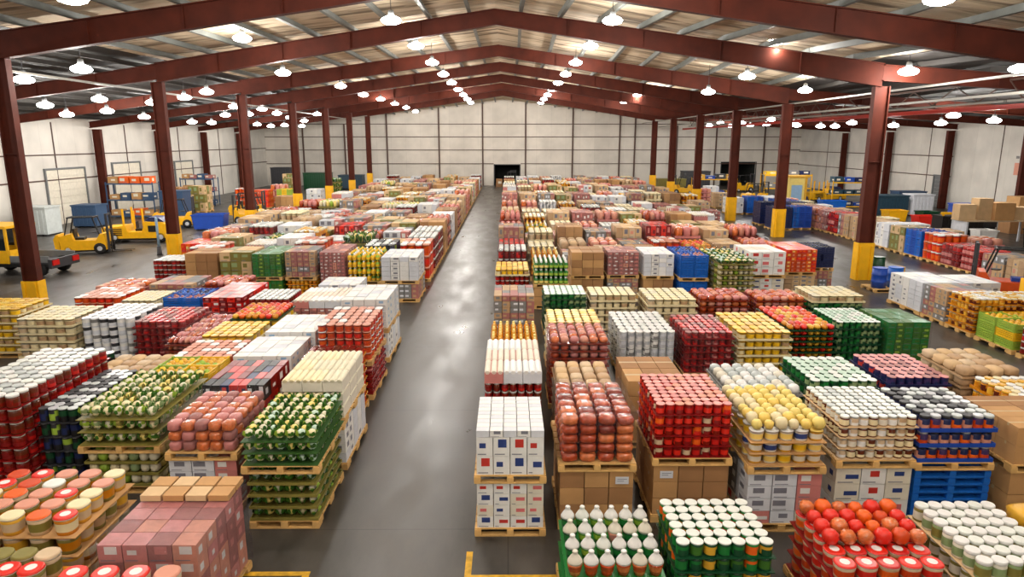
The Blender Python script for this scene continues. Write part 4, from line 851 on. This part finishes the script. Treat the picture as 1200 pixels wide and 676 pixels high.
PICK_L = {(0,0): 'orange_tub', (0,1): 'black_can', (0,2): 'leafy', (0,3): 'orange_tub', (1,0): 'redwhite_jar', (1,1): 'olive_carton', (1,2): 'leafy', (1,3): 'orange_pack', (1,4): 'white_pack', (1,5): 'white_roll', (2,0): 'redwhite_jar', (2,2): 'red_produce', (2,3): 'white_pack', (2,4): 'amber_jar', (2,5): 'leafy', (3,0): 'brown_carton', (3,1): 'olive_carton', (3,2): 'grey_carton', (3,3): 'red_pack', (1,7): 'orange_pack', (0,7): 'tan_carton', (0,6): 'orange_tub', (2,7): 'salmon_bag'}
for r_, y in enumerate(rows_l):
    dep = min(2.3, (rows_l[r_+1]-y)*.84 if r_+1 < len(rows_l) else 2.3)+(.6 if y > 60 else 0)
    for c in range(8):
        x1 = -3.6-1.62*c; x0 = x1-1.4
        if c == 7 and y < 33: continue
        k = PICK_L.get((r_, c)) or rnd.choice(FAR_L); h = 1.6 if c else 1.85
        h += rnd.choice([-.35, -.2, 0, .1, .25]) if c else rnd.choice([-.1, .05])
        dy = rnd.uniform(0, .25)
        load(k, x0, x1, y+dy, y+dy+dep, h, f'{K[k][6]}, {FILE[r_+1]} far rank, {ORD[c+1]} file left of aisle', far=True, group='left field pallets', wrap=(y < 60 and rnd.random() < .5))
# strip beside the right aisle
W_ = [('white_pack', 24.7, 26.9, 1.25, 'white pack pallet leading the strip beyond the right aisle'), ('grey_carton', 23.25, 24.6, 1.25, 'dusty pink carton pallet next in the strip right of the green pallets'),
      ('amber_jar', 21.8, 23.15, 1.3, 'orange and amber bag pallet in the strip right of the green pallets'), ('yellow_crate', 19.9, 21.6, .95, 'low yellow-green pallet nearer in the right strip'), ('redwhite_jar', 18.1, 19.7, .95, 'low white and red pallet nearest in the right strip')]
for k, a, b, h, lb in W_: L(k, 15.4, 16.9, a, b, h, lb)
L('white_pack', 17.1, 18.5, 24.9, 26.6, 1.2, 'white pack pallet behind the leading one of the right strip')
L('amber_jar', 17.05, 18.5, 21.8, 23.3, 1.25, 'amber pallet on the far side of the right strip')
L('amber_jar', 17.05, 18.6, 19.6, 21.3, .95, 'low amber pallet at the right edge of the view')
# long strip of pallets on the far side of the right aisle
VK = ['tan_carton','red_pack','red_pack','red_pack','blue_crate','olive_carton','white_roll','tan_carton','grey_carton','pink_carton','red_jar','red_jar','pink_carton','tan_carton','blue_crate','blue_crate','white_pack','tan_carton']
VK = ['tan_carton','grey_carton','red_jar','red_jar','orange_tub','blue_crate','olive_carton','white_pack','tan_carton','tan_carton','grey_carton','red_jar','pink_carton','salmon_bag','pink_carton','tan_carton','dark_grid','blue_crate','blue_crate','white_pack','white_pack']
for i, k in enumerate(VK):
    y = 29.0+i*1.62; h = 1.2 if i < 4 else 1.55
    load(k, 22.7, 24.3, y, y+1.5, h, f'{K[k][6]} in the long right strip, {ORD[i+1]} from its near end', far=True, group='right strip pallets', wrap=i % 3 == 0)
    if i % 2 == 0 and i > 2:
        k2 = ['white_pack','cream_tub','salmon_bag','tan_carton'][i//2 % 4]
        load(k2, 24.6, 26.2, y, y+1.5, 1.35, f'{K[k2][6]} behind the long right strip, {ORD[i//2+1]} from its near end', far=True, group='right strip pallets')
for i, (k, x, y, h) in enumerate([('dark_grid', 19.3, 49.5, 1.7), ('blue_crate', 20.9, 49.9, 1.7), ('dark_grid', 19.4, 52.4, 1.8), ('white_pack', 19.5, 60.5, 1.5), ('blue_crate', 21.2, 60.5, 1.6), ('tan_carton', 20.0, 66, 1.5), ('salmon_bag', 20, 72, 1.5), ('white_pack', 22, 76, 1.5)]):
    load(k, x, x+1.4, y, y+1.6, h, f'{K[k][6]} behind the right column row, {ORD[i+1]} nearest', far=True, group='pallets behind the right columns')
for i, (k, x, y, h) in enumerate([('orange_pack', -24.5, 66, 1.8), ('yellow_crate', -22.5, 67, 1.8), ('brown_carton', -21, 62, 1.5), ('orange_tub', -27, 68, 1.8), ('white_pack', -20.5, 70, 1.6), ('salmon_bag', -24.5, 71, 2.0), ('brown_carton', -31, 62, 2.3), ('olive_carton', -29, 62.5, 2.4), ('olive_carton', -26, 80, 2.2), ('leafy', -22, 84, 2.0), ('olive_carton', -28, 86, 2.4), ('blue_crate', -30.5, 66, 2.0)]):
    load(k, x, x+1.5, y, y+1.7, h, f'{K[k][6]} in the left side bay, {ORD[i+1]} in order', far=True, group='left bay pallets')

# ------------------------------------------------------------------ vehicles and equipment
def part(r, nm, fn, loc=(0, 0, 0)):
    mb = MB(); fn(mb); return put(nm, mb.mesh(nm), loc, r)
def wheel(r, x, y, rad, wd=.2):
    def f(mb):
        mb.lathe(0, -wd/2, 0, [(rad*.7, 0, 'rubber'), (rad, .03, 'rubber'), (rad, wd-.03, 'rubber'), (rad*.7, wd, 'rubber')], 16, axis=1)
    w = part(r, 'wheel', f, (x, y, rad))
    part(w, 'hub', lambda mb: mb.lathe(0, -wd/2-.01, 0, [(rad*.42, 0, 'silver'), (rad*.46, .02, 'silver'), (rad*.46, wd+.0, 'silver'), (rad*.42, wd+.02, 'silver')], 12, axis=1))
def prism(mb, poly, y0, y1, m):                    # side profile in x,z extruded along y
    b = len(mb.v); n = len(poly)
    mb.v += [(x, y0, z) for x, z in poly] + [(x, y1, z) for x, z in poly]
    mb.face([b+i for i in range(n)], m); mb.face([b+n+i for i in range(n)][::-1], m)
    for i in range(n): mb.face([b+i, b+n+i, b+n+(i+1) % n, b+(i+1) % n], m)
def forklift(x, y, rz, label, body='vehyellow', seat='black', load_=None):
    r = root('forklift', (x, y, 0), label, 'forklift', 'forklifts', rz)
    part(r, 'chassis', lambda mb: (prism(mb, [(-1.3,.25),(-1.35,1.05),(-.7,1.2),(-.6,.8),(.55,.8),(.75,1.15),(1.0,1.15),(1.05,.25)], -.55, .55, body), mb.box(-1.25, .9, -.5, .5, .15, .25, 'black')))
    part(r, 'counterweight', lambda mb: prism(mb, [(-1.6,.35),(-1.65,.9),(-1.5,1.15),(-1.36,1.15),(-1.36,.3)], -.5, .5, body))
    part(r, 'seat', lambda mb: (mb.box(-.65, -.15, -.25, .25, .81, .95, seat), mb.box(-.72, -.6, -.25, .25, .95, 1.45, seat)))
    part(r, 'overhead_guard', lambda mb: ([mb.obox((a, s*.5, .9), (b, s*.45, 2.1), .06, .06, 'black') for s in (-1, 1) for a, b in ((-1.1, -.8), (.8, .45))], [mb.box(-.82, .5, -.47+.17*i, -.42+.17*i, 2.08, 2.13, 'black') for i in range(6)], mb.box(-.85, -.78, -.5, .5, 2.06, 2.14, 'black'), mb.box(.45, .52, -.5, .5, 2.06, 2.14, 'black')))
    part(r, 'mast', lambda mb: ([mb.box(1.08, 1.2, s*.38-.05, s*.38+.05, .1, 2.3, 'charcoal') for s in (-1, 1)], [mb.box(1.1, 1.18, -.38, .38, z, z+.08, 'charcoal') for z in (.4, 1.3, 2.2)]))
    for s in (-1, 1): part(r, 'fork', lambda mb: (mb.box(1.22, 1.27, -.06, .06, .1, .7, 'black'), mb.box(1.22, 2.3, -.06, .06, .08, .12, 'black')), (0, s*.28, 0))
    part(r, 'steering_wheel', lambda mb: mb.lathe(.4, 0, 1.2, [(.18, 0, 'black'), (.2, .02, 'black'), (.18, .04, 'black')], 12))
    for a, c, q in ((-.95, .45, .28), (-.95, -.45, .28), (.7, .5, .32), (.7, -.5, .32)): wheel(r, a, c, q)
    return r
def tow(x, y, rz, label):                          # low yellow tow tractor
    r = root('tow_tractor', (x, y, 0), label, 'tow tractor', 'yellow work vehicles', rz)
    part(r, 'body', lambda mb: (prism(mb, [(-2.1,.3),(-2.1,1.0),(-1.1,1.05),(-.7,1.15),(-.55,.7),(.3,.7),(.5,1.35),(1.6,1.3),(2.1,.95),(2.15,.3)], -.85, .85, 'vehyellow'), mb.box(-2.0, 2.0, -.8, .8, .18, .3, 'black')))
    part(r, 'grille', lambda mb: [mb.box(-1.9, -.9, -.87, -.85, .5+.12*i, .56+.12*i, 'black') for i in range(4)])
    part(r, 'hood', lambda mb: prism(mb, [(.5,1.36),(.7,1.62),(1.3,1.58),(1.65,1.31)], -.7, .7, 'navy'))
    part(r, 'side_vent', lambda mb: mb.box(.7, 1.2, -.88, -.85, .7, 1.1, 'black'))
    for a in (-1.0, -.35): 
        for s in (-1, 1): part(r, 'post', lambda mb: mb.box(-.05, .05, -.05, .05, 0, 1.15, 'vehyellow'), (a+.2, s*.7, 1.02 if a < -.5 else .9))
    part(r, 'seat', lambda mb: (mb.box(-.3, .2, -.3, .3, .7, .85, 'black'), mb.box(-.38, -.28, -.3, .3, .85, 1.3, 'black')))
    for a, c in ((-1.4, .72), (-1.4, -.72), (1.4, .72), (1.4, -.72)): wheel(r, a, c, .36, .26)
def cabcart(x, y, rz, label):                      # yellow cabin on a dark trailer with red tail lights
    r = root('cab_truck', (x, y, 0), label, 'truck', 'yellow work vehicles', rz)
    part(r, 'chassis', lambda mb: (mb.box(-2.2, 2.2, -.9, .9, .45, .62, 'black'), mb.box(-2.25, -2.1, -1.0, 1.0, .4, .85, 'charcoal')))
    def cab(mb):
        for (a, b) in ((-.15, -.05), (.85, .95), (1.85, 1.95)):
            for s in (-1, 1): mb.box(a, b, s*.9-.05, s*.9+.05, .62, 2.3, 'vehyellow')
        mb.box(-.2, 2.0, -.98, .98, 2.3, 2.42, 'vehyellow')
        for s in (-1, 1): mb.box(-.15, 1.95, s*.9-.03, s*.9+.03, .62, 1.25, 'vehyellow')
        mb.box(1.88, 1.95, -.9, .9, .62, 1.25, 'vehyellow'); mb.box(-.15, -.08, -.9, .9, .62, 1.25, 'vehyellow')
    part(r, 'cab', cab)
    [part(r, 'window', lambda mb: mb.box(a, b, s*.9-.01, s*.9+.01, 1.25, 2.3, 'glassdark')) for s in (-1, 1) for a, b in ((-.05, .85), (.95, 1.85))]
    part(r, 'cargo_bed', lambda mb: (mb.box(-2.1, -.2, -.95, .95, .62, .7, 'charcoal'), mb.box(-2.1, -.2, -.95, -.88, .7, 1.0, 'greysteel'), mb.box(-2.1, -.2, .88, .95, .7, 1.0, 'greysteel')))
    for s in (-1, 1): part(r, 'tail_light', lambda mb: mb.box(-2.3, -2.25, -.22, .22, .55, .8, 'taillight'), (0, s*.7, 0))
    for a, c in ((-1.5, .8), (-1.5, -.8), (1.3, .8), (1.3, -.8)): wheel(r, a, c, .38, .26)
def van(x, y, rz, label):
    r = root('pickup_truck', (x, y, 0), label, 'truck', None, rz)
    part(r, 'body', lambda mb: (prism(mb, [(-2.4,.45),(-2.4,1.05),(-.7,1.1),(-.7,1.05),(1.1,1.1),(2.3,.95),(2.4,.5)], -.9, .9, 'lidgrey')))
    part(r, 'cab', lambda mb: prism(mb, [(-.9,1.1),(-.75,1.75),(.5,1.75),(1.1,1.1)], -.8, .8, 'white'))
    part(r, 'window', lambda mb: (prism(mb, [(-.7,1.15),(-.6,1.65),(.42,1.65),(.92,1.15)], -.82, .82, 'glassdark'), mb.box(-.86, -.8, -.65, .65, 1.2, 1.65, 'glassdark')))
    part(r, 'bumper', lambda mb: mb.box(-2.52, -2.4, -.92, .92, .38, .62, 'black'))
    for s in (-1, 1): part(r, 'tail_light', lambda mb: mb.box(-2.44, -2.4, -.12, .12, .7, 1.0, 'taillight'), (0, s*.74, 0))
    for a, c in ((-1.5, .8), (-1.5, -.8), (1.5, .8), (1.5, -.8)): wheel(r, a, c, .38, .24)
van(-25.8, 31.2, 2.6, 'white pickup truck with red tail lights behind the nearest left column')
cabcart(-24.0, 33.4, PI*.98, 'dark flatbed truck with yellow cabin beside the nearest left column')
forklift(-24.4, 39.6, .25, 'yellow forklift between the cabin truck and the tow tractor')
tow(-23.8, 44.4, .12, 'long low yellow tow tractor in the left side bay')
forklift(-24.9, 51.6, .3, 'yellow forklift left of the blue skip in the left side bay')
forklift(-20.2, 53.6, 2.9, 'orange-yellow forklift behind the second left column')
forklift(-21.7, 57.8, 0.1, 'yellow forklift far back in the left side bay')
def skip(x, y, rz, w, d, h, m, label, cat='skip'):
    r = root('skip', (x, y, 0), label, cat, 'skips and bins', rz)
    def f(mb):
        t = .05; mb.box(-w/2+.15, w/2-.15, -d/2, d/2, .1, .15, m)
        prism(mb, [(-w/2+.15,.12),(-w/2+.19,.12),(-w/2+.04,h),(-w/2,h)], -d/2, d/2, m); prism(mb, [(w/2-.19,.12),(w/2-.15,.12),(w/2,h),(w/2-.04,h)], -d/2, d/2, m)
        for y_ in (-d/2, d/2-t): prism(mb, [(-w/2+.16,.12),(w/2-.16,.12),(w/2-.01,h-.01),(-w/2+.01,h-.01)], y_, y_+t, m)
    part(r, 'tub', f)
    part(r, 'rim', lambda mb: (mb.box(-w/2-.04, w/2+.04, -d/2-.04, -d/2, h-.08, h, m), mb.box(-w/2-.04, w/2+.04, d/2, d/2+.04, h-.08, h, m)))
    for s in (-1, 1): part(r, 'foot', lambda mb: mb.box(-.1, .1, -d/2+.1, d/2-.1, 0, .1, 'black'), (s*(w/2-.35), 0, 0))
skip(-21.9, 50.4, .1, 2.3, 1.3, 1.15, 'blue', 'blue tapered skip between two forklifts in the left bay')
def shelving(x, y, w, d, h, n, m, goods, label, rz=0.):
    r = root('storage_rack', (x, y, 0), label, 'rack', 'storage racks', rz)
    for a in (-w/2+.04, w/2-.04):
        for b in (-d/2+.04, d/2-.04): part(r, 'upright', lambda mb: mb.box(-.04, .04, -.04, .04, 0, h, m), (a, b, 0))
    for i in range(n):
        z = .15+i*(h-.3)/(n-.999); part(r, 'shelf', lambda mb: (mb.box(-w/2, w/2, -d/2, d/2, 0, .04, 'greysteel'), mb.box(-w/2, w/2, -d/2-.03, -d/2, -.06, .06, m)), (0, 0, z))
    for i in range(n):
        z = .19+i*(h-.3)/(n-.999); q = 4
        for j in range(q):
            ww = (w-.3)/q; mm = rnd.choice(goods); bh = min(.6, (h-.3)/n*.7)*rnd.uniform(.6, 1)
            mb = MB(); i_box(mb, 0, 0, 0, ww*.88, d*.8, bh, (mm, 'offwhite', None), rnd)
            o = put('storage_box', mb.mesh('storage_box'), (0, 0, 0)); cx = -w/2+.15+ww*(j+.5)
            o.location = (x+cx*math.cos(rz), y+cx*math.sin(rz), z); o.rotation_euler = (0, 0, rz)
            tag(o, f'{mm} box on shelf level {["one","two","three","four"][i]} of the {label}'[:90], 'box', 'boxes on the '+label)
shelving(29.5, 73, 5, 1.3, 3.0, 3, 'vehyellow', ['yellow', 'navy', 'grey'], 'yellow rack near the far right corner')
shelving(24.0, 80, 5, 1.3, 2.2, 2, 'vehyellow', ['gold', 'charcoal', 'blue'], 'yellow rack behind the right columns')
shelving(33.6, 67, 4.4, 1.3, 2.6, 3, 'vehyellow', ['navy', 'blue', 'teal'], 'yellow and blue rack by the right wall')
shelving(-31.9, 58.8, 4, 1.2, 3, 3, 'steelblue', ['cardboard', 'steelblue', 'orange'], 'blue rack against the left wall')
shelving(-31.2, 70, 3.4, 1.2, 2.8, 3, 'steelblue', ['cardboard', 'rose', 'steelblue'], 'grey-blue rack beyond the tow tractor')
def kiosk(x, y):
    r = root('control_booth', (x, y, 0), 'tall pale yellow booth with blue front in the far right bay', 'booth')
    part(r, 'wall', lambda mb: (mb.box(-.8, .8, -.8, .8, 0, 3.0, 'paleyellow'),))
    part(r, 'front_panel', lambda mb: mb.box(-.65, .35, -.84, -.8, .5, 2.3, 'sky')); part(r, 'roof', lambda mb: mb.box(-.95, .95, -.95, .95, 3.0, 3.15, 'gold'))
    part(r, 'side_post', lambda mb: mb.box(.6, .78, -.9, -.8, 0, 3.0, 'gold'))
kiosk(27.6, 66)
def container(x, y, w, d, h, m, label, rz=0.):
    r = root('container', (x, y, 0), label, 'container', None, rz)
    def f(mb):
        mb.box(-w/2, w/2, -d/2, d/2, .12, h, m); n = int(w/.3)
        for i in range(n): mb.box(-w/2+.05+i*.3, -w/2+.2+i*.3, -d/2-.03, -d/2, .25, h-.15, m)
    part(r, 'shell', f); part(r, 'base', lambda mb: [mb.box(-w/2+.1+s*(w-.5), -w/2+.4+s*(w-.5), -d/2, d/2, 0, .12, 'black') for s in (0, 1)])
    part(r, 'lid', lambda mb: mb.box(-w/2-.05, w/2+.05, -d/2-.06, d/2+.05, h, h+.1, m))
container(33.0, 59.8, 3.2, 1.8, 1.7, 'teal', 'dark teal container by the right wall')
container(35.8, 59.6, 1.8, 1.6, 1.8, 'paper', 'white cabinet beside the teal container')
skip(31.0, 54.6, .05, 1.6, 1.1, 1.0, 'vehyellow', 'yellow bin in the right side bay')
skip(33.0, 53.6, .05, 1.3, 1.1, 1.0, 'darkgreen', 'dark green bin beside the yellow bin')
skip(31.6, 51.4, .05, 1.7, 1.0, .9, 'brightred', 'red bin in front of the green bin')
container(33.6, 50.2, 1.5, 1.3, 1.8, 'blue', 'tall blue cabinet in the right side bay')
container(35.7, 51.0, 1.3, 1.3, 1.7, 'charcoal', 'charcoal cabinet right of the blue one')
container(31.0, 46.8, 2.8, 1.2, 1.3, 'black', 'black bench with yellow top rail in the right bay')
mb = MB(); mb.box(-1.5, 1.5, -.05, .05, 0, .16, 'vehyellow'); mb.box(-1.4, -1.3, -.04, .04, -.1, 0, 'vehyellow'); tag(put('guard_rail', mb.mesh('guard_rail'), (31.0, 46.3, 1.5)), 'yellow rail along the front of the black bench', 'rail')
def table(x, y, w, d, h, m, label, rz=0.):
    r = root('packing_table', (x, y, 0), label, 'table', 'packing tables', rz)
    part(r, 'tabletop', lambda mb: mb.box(-w/2, w/2, -d/2, d/2, h-.06, h, m))
    for a in (-w/2+.1, w/2-.1):
        for b in (-d/2+.1, d/2-.1): part(r, 'leg', lambda mb: mb.box(-.05, .05, -.05, .05, 0, h-.06, 'paper'), (a, b, 0))
    part(r, 'side_panel', lambda mb: mb.box(-.02, .02, -d/2+.2, d/2-.2, .2, h-.06, 'paper'), (-w/2+.08, 0, 0))
table(31.0, 43.2, 4.6, 1.6, 1.5, 'beige', 'long white-legged packing table under the cardboard boxes')
table(31.6, 37.6, 4.0, 1.6, 1.25, 'offwhite', 'white packing table nearest the right edge')
skip(31.5, 39.9, 0, 1.4, 1.0, 1.3, 'black', 'black bin between the two packing tables')
skip(28.6, 40.6, 0, 1.1, .9, 1.2, 'white', 'white bin left of the packing tables')
B_ = 0
BIG = [(28.9, 43.1, 1.5, 1.0, 1.0), (30.1, 43.3, 1.5, .9, 1.35), (31.2, 43.1, 1.5, 1.2, 1.1), (32.5, 43.3, 1.5, .9, .8), (30.3, 37.5, 1.25, 1.1, .5), (31.9, 37.7, 1.25, 1.2, .55)]
WH = ['leftmost on the long packing table', 'tall second from the left on the long packing table', 'broad in the middle of the long packing table', 'small at the right end of the long packing table', 'flat on the left of the near packing table', 'flat on the right of the near packing table']
for (x, y, z, s, h), wv in zip(BIG, WH):
    mb = MB(); i_box(mb, 0, 0, 0, s, s*.85, h, ('cardboard' if s > 1 else 'cardboard_pale', None, 'tape'), rnd)
    tag(put('cardboard_box', mb.mesh('cardboard_box'), (x, y, z), None, None, rnd.uniform(-.1, .1)), 'brown cardboard box, '+wv, 'box', 'cardboard boxes in the right bay')
for n, (x, y, s, h) in enumerate([(36.0, 48.2, 1.4, 1.6), (38.1, 50.4, 1.6, 2.4), (39.6, 48.5, 1.6, 2.2), (40.2, 46.5, 1.5, 2.0), (36.2, 43.8, 1.6, 2.1), (38.1, 43.6, 1.5, 2.2), (39.9, 43.2, 1.5, 2.3), (35.2, 40.6, 1.4, 1.9), (37.0, 40.4, 1.4, 1.9)]):
    mb = MB(); i_box(mb, 0, 0, 0, s, s*.85, h, ('cardboard' if n % 2 else 'cardboard_dark', None, 'tape'), rnd)
    tag(put('cardboard_box', mb.mesh('cardboard_box'), (x, y, 0)), f'large brown cardboard box standing before the right wall, {ORD[n+1]} counting from the far end', 'box', 'large cardboard boxes by the right wall')
mb = MB(); mb.box(-.03, 0, -1.0, 1.0, 0, 1.0, 'salmon'); tag(put('wall_notice', mb.mesh('wall_notice'), (XR-.02, 56.8, 3.6)), 'reddish brown notice panel on the right wall', 'notice')
mb = MB(); [mb.box(-.02, 0, -.9+.5*i, -.55+.5*i, 0, .22, 'orangepaint' if i < 2 else 'grey') for i in range(4)]; tag(put('wall_lettering', mb.mesh('wall_lettering'), (XR-.02, 56.8, 4.95)), 'small orange and grey marks on the right wall above the notice', 'sign')
# at the right column: drum, bins
def drum(x, y, m, label, h=.9, r_=.32):
    r = root('drum', (x, y, 0), label, 'drum', 'drums by the right column')
    part(r, 'barrel', lambda mb: mb.lathe(0, 0, 0, [(r_, 0, m), (r_, h*.3, m), (r_*1.06, h*.33, m), (r_, h*.36, m), (r_, h*.63, m), (r_*1.06, h*.66, m), (r_, h*.69, m), (r_, h, m)], 18))
    part(r, 'rim', lambda mb: mb.lathe(0, 0, h, [(r_*1.04, 0, m), (r_*1.04, .03, m), (r_*.9, .03, m)], 18))
wood_pallet(15.8, 17.4, 28.6, 29.8, 0, 'wooden pallet under the blue drums beside the nearest right column')
for i, (x, y, m, lb) in enumerate([(16.2, 29.1, 'blue', 'blue drum on the left of the small pallet by the right column'), (16.95, 29.2, 'brightblue', 'brighter blue drum on the right of the small pallet by the right column')]):
    d_ = None
    r = root('drum', (x, y, .14), lb, 'drum', 'drums by the right column')
    part(r, 'barrel', lambda mb: mb.lathe(0, 0, 0, [(.3, 0, m), (.3, .25, m), (.32, .28, m), (.3, .31, m), (.3, .55, m), (.32, .58, m), (.3, .61, m), (.3, .85, m)], 18))
    part(r, 'rim', lambda mb: mb.lathe(0, 0, .85, [(.31, 0, m), (.31, .03, m), (.27, .03, m)], 18))
drum(17.6, 31.9, 'darkgreen', 'dark green drum behind the blue drums', 1.0)
drum(17.75, 30.3, 'vehyellow', 'small yellow drum beside the blue drums', .8, .22)
forklift(20.5, 27.4, 2.6, 'orange and blue forklift at the right edge of the view', 'orangepaint', 'blue')
# guard post beside the second left column
r = root('guard_post', (-20.0, 38.9, 0), 'slim pale blue post with dark foot beside the second left column', 'post')
part(r, 'post', lambda mb: mb.lathe(0, 0, 0, [(.07, .5, 'sky'), (.07, 2.1, 'sky'), (.04, 2.16, 'sky')], 12)); part(r, 'sleeve', lambda mb: mb.lathe(0, 0, 0, [(.16, 0, 'charcoal'), (.14, .08, 'charcoal'), (.12, .5, 'charcoal')], 12))
# by the far door
tag(put('far_cart', item_mesh(i_box, .9, .8, 1.1, ('cardboard_dark','offwhite',None), 1), (-1.2, 98.5, 0)), 'brown box standing left inside the far dark doorway', 'box')
forklift(.6, 97.6, 1.4, 'dark forklift standing in front of the far doorway', 'darkgreen')

# clutter standing along the walls of the side bays
for x, y, w_, d_, h_, m, lb in [(-32.6, 47.5, 2.2, 1.6, 1.9, 'lidgrey', 'pale grey cabinet against the left wall behind the tow tractor'), (-31.8, 52.2, 1.8, 1.5, 1.6, 'steelblue', 'steel blue cabinet against the left wall before the blue rack'),
        (-28.3, 58.6, 2.0, 1.5, 2.2, 'steelblue', 'steel blue cabinet beside the blue rack'), (-25.2, 92, 3.4, 2.0, 2.2, 'darkgreen', 'dark green container deep in the left bay'), (-21.2, 94, 3.2, 2.0, 1.8, 'teal', 'teal container deep in the left bay'),
        (-30.5, 94, 2.6, 2.0, 2.8, 'charcoal', 'charcoal cabinet in the far left corner'), (-33, 38.5, 2.4, 1.8, 2.0, 'lidgrey', 'pale grey cabinet at the left wall beyond the pickup truck'), (20.8, 88, 3.5, 2, 1.6, 'olive', 'olive container behind the far right columns'),
        (25.0, 92, 3.5, 2, 2.4, 'charcoal', 'charcoal container at the back of the right bay'), (38.6, 66, 2.6, 1.6, 1.6, 'steelblue', 'steel blue cabinet by the right wall behind the white cabinet')]:
    container(x, y, w_, d_, h_, m, lb)
forklift(25.6, 70.5, .4, 'yellow forklift in front of the pale yellow booth')
forklift(21.5, 84.0, 2.6, 'yellow forklift far back behind the right columns')
forklift(30.2, 88.0, .2, 'yellow forklift at the back of the right bay, before the dark opening')
skip(29.6, 62.4, 0, 2.2, 1.2, 1.1, 'brightblue', 'bright blue skip beside the pale yellow booth')
tow(34.2, 74.0, .3, 'long low yellow tow tractor at the back of the right bay')

# ------------------------------------------------------------------ world and view
w = bpy.data.worlds.new('world'); scn.world = w; w.use_nodes = True
w.node_tree.nodes['Background'].inputs[0].default_value = (.6, .65, .7, 1); w.node_tree.nodes['Background'].inputs[1].default_value = .3
scn.view_settings.view_transform = 'Standard'; scn.view_settings.look = 'None'; scn.view_settings.gamma = 1; scn.view_settings.use_curve_mapping = False
scn.view_settings.exposure = 0.0
scn.cycles.max_bounces = 7; scn.cycles.diffuse_bounces = 2; scn.cycles.glossy_bounces = 3; scn.cycles.transparent_max_bounces = 10
scn.cycles.use_denoising = True; scn.cycles.sample_clamp_indirect = 6
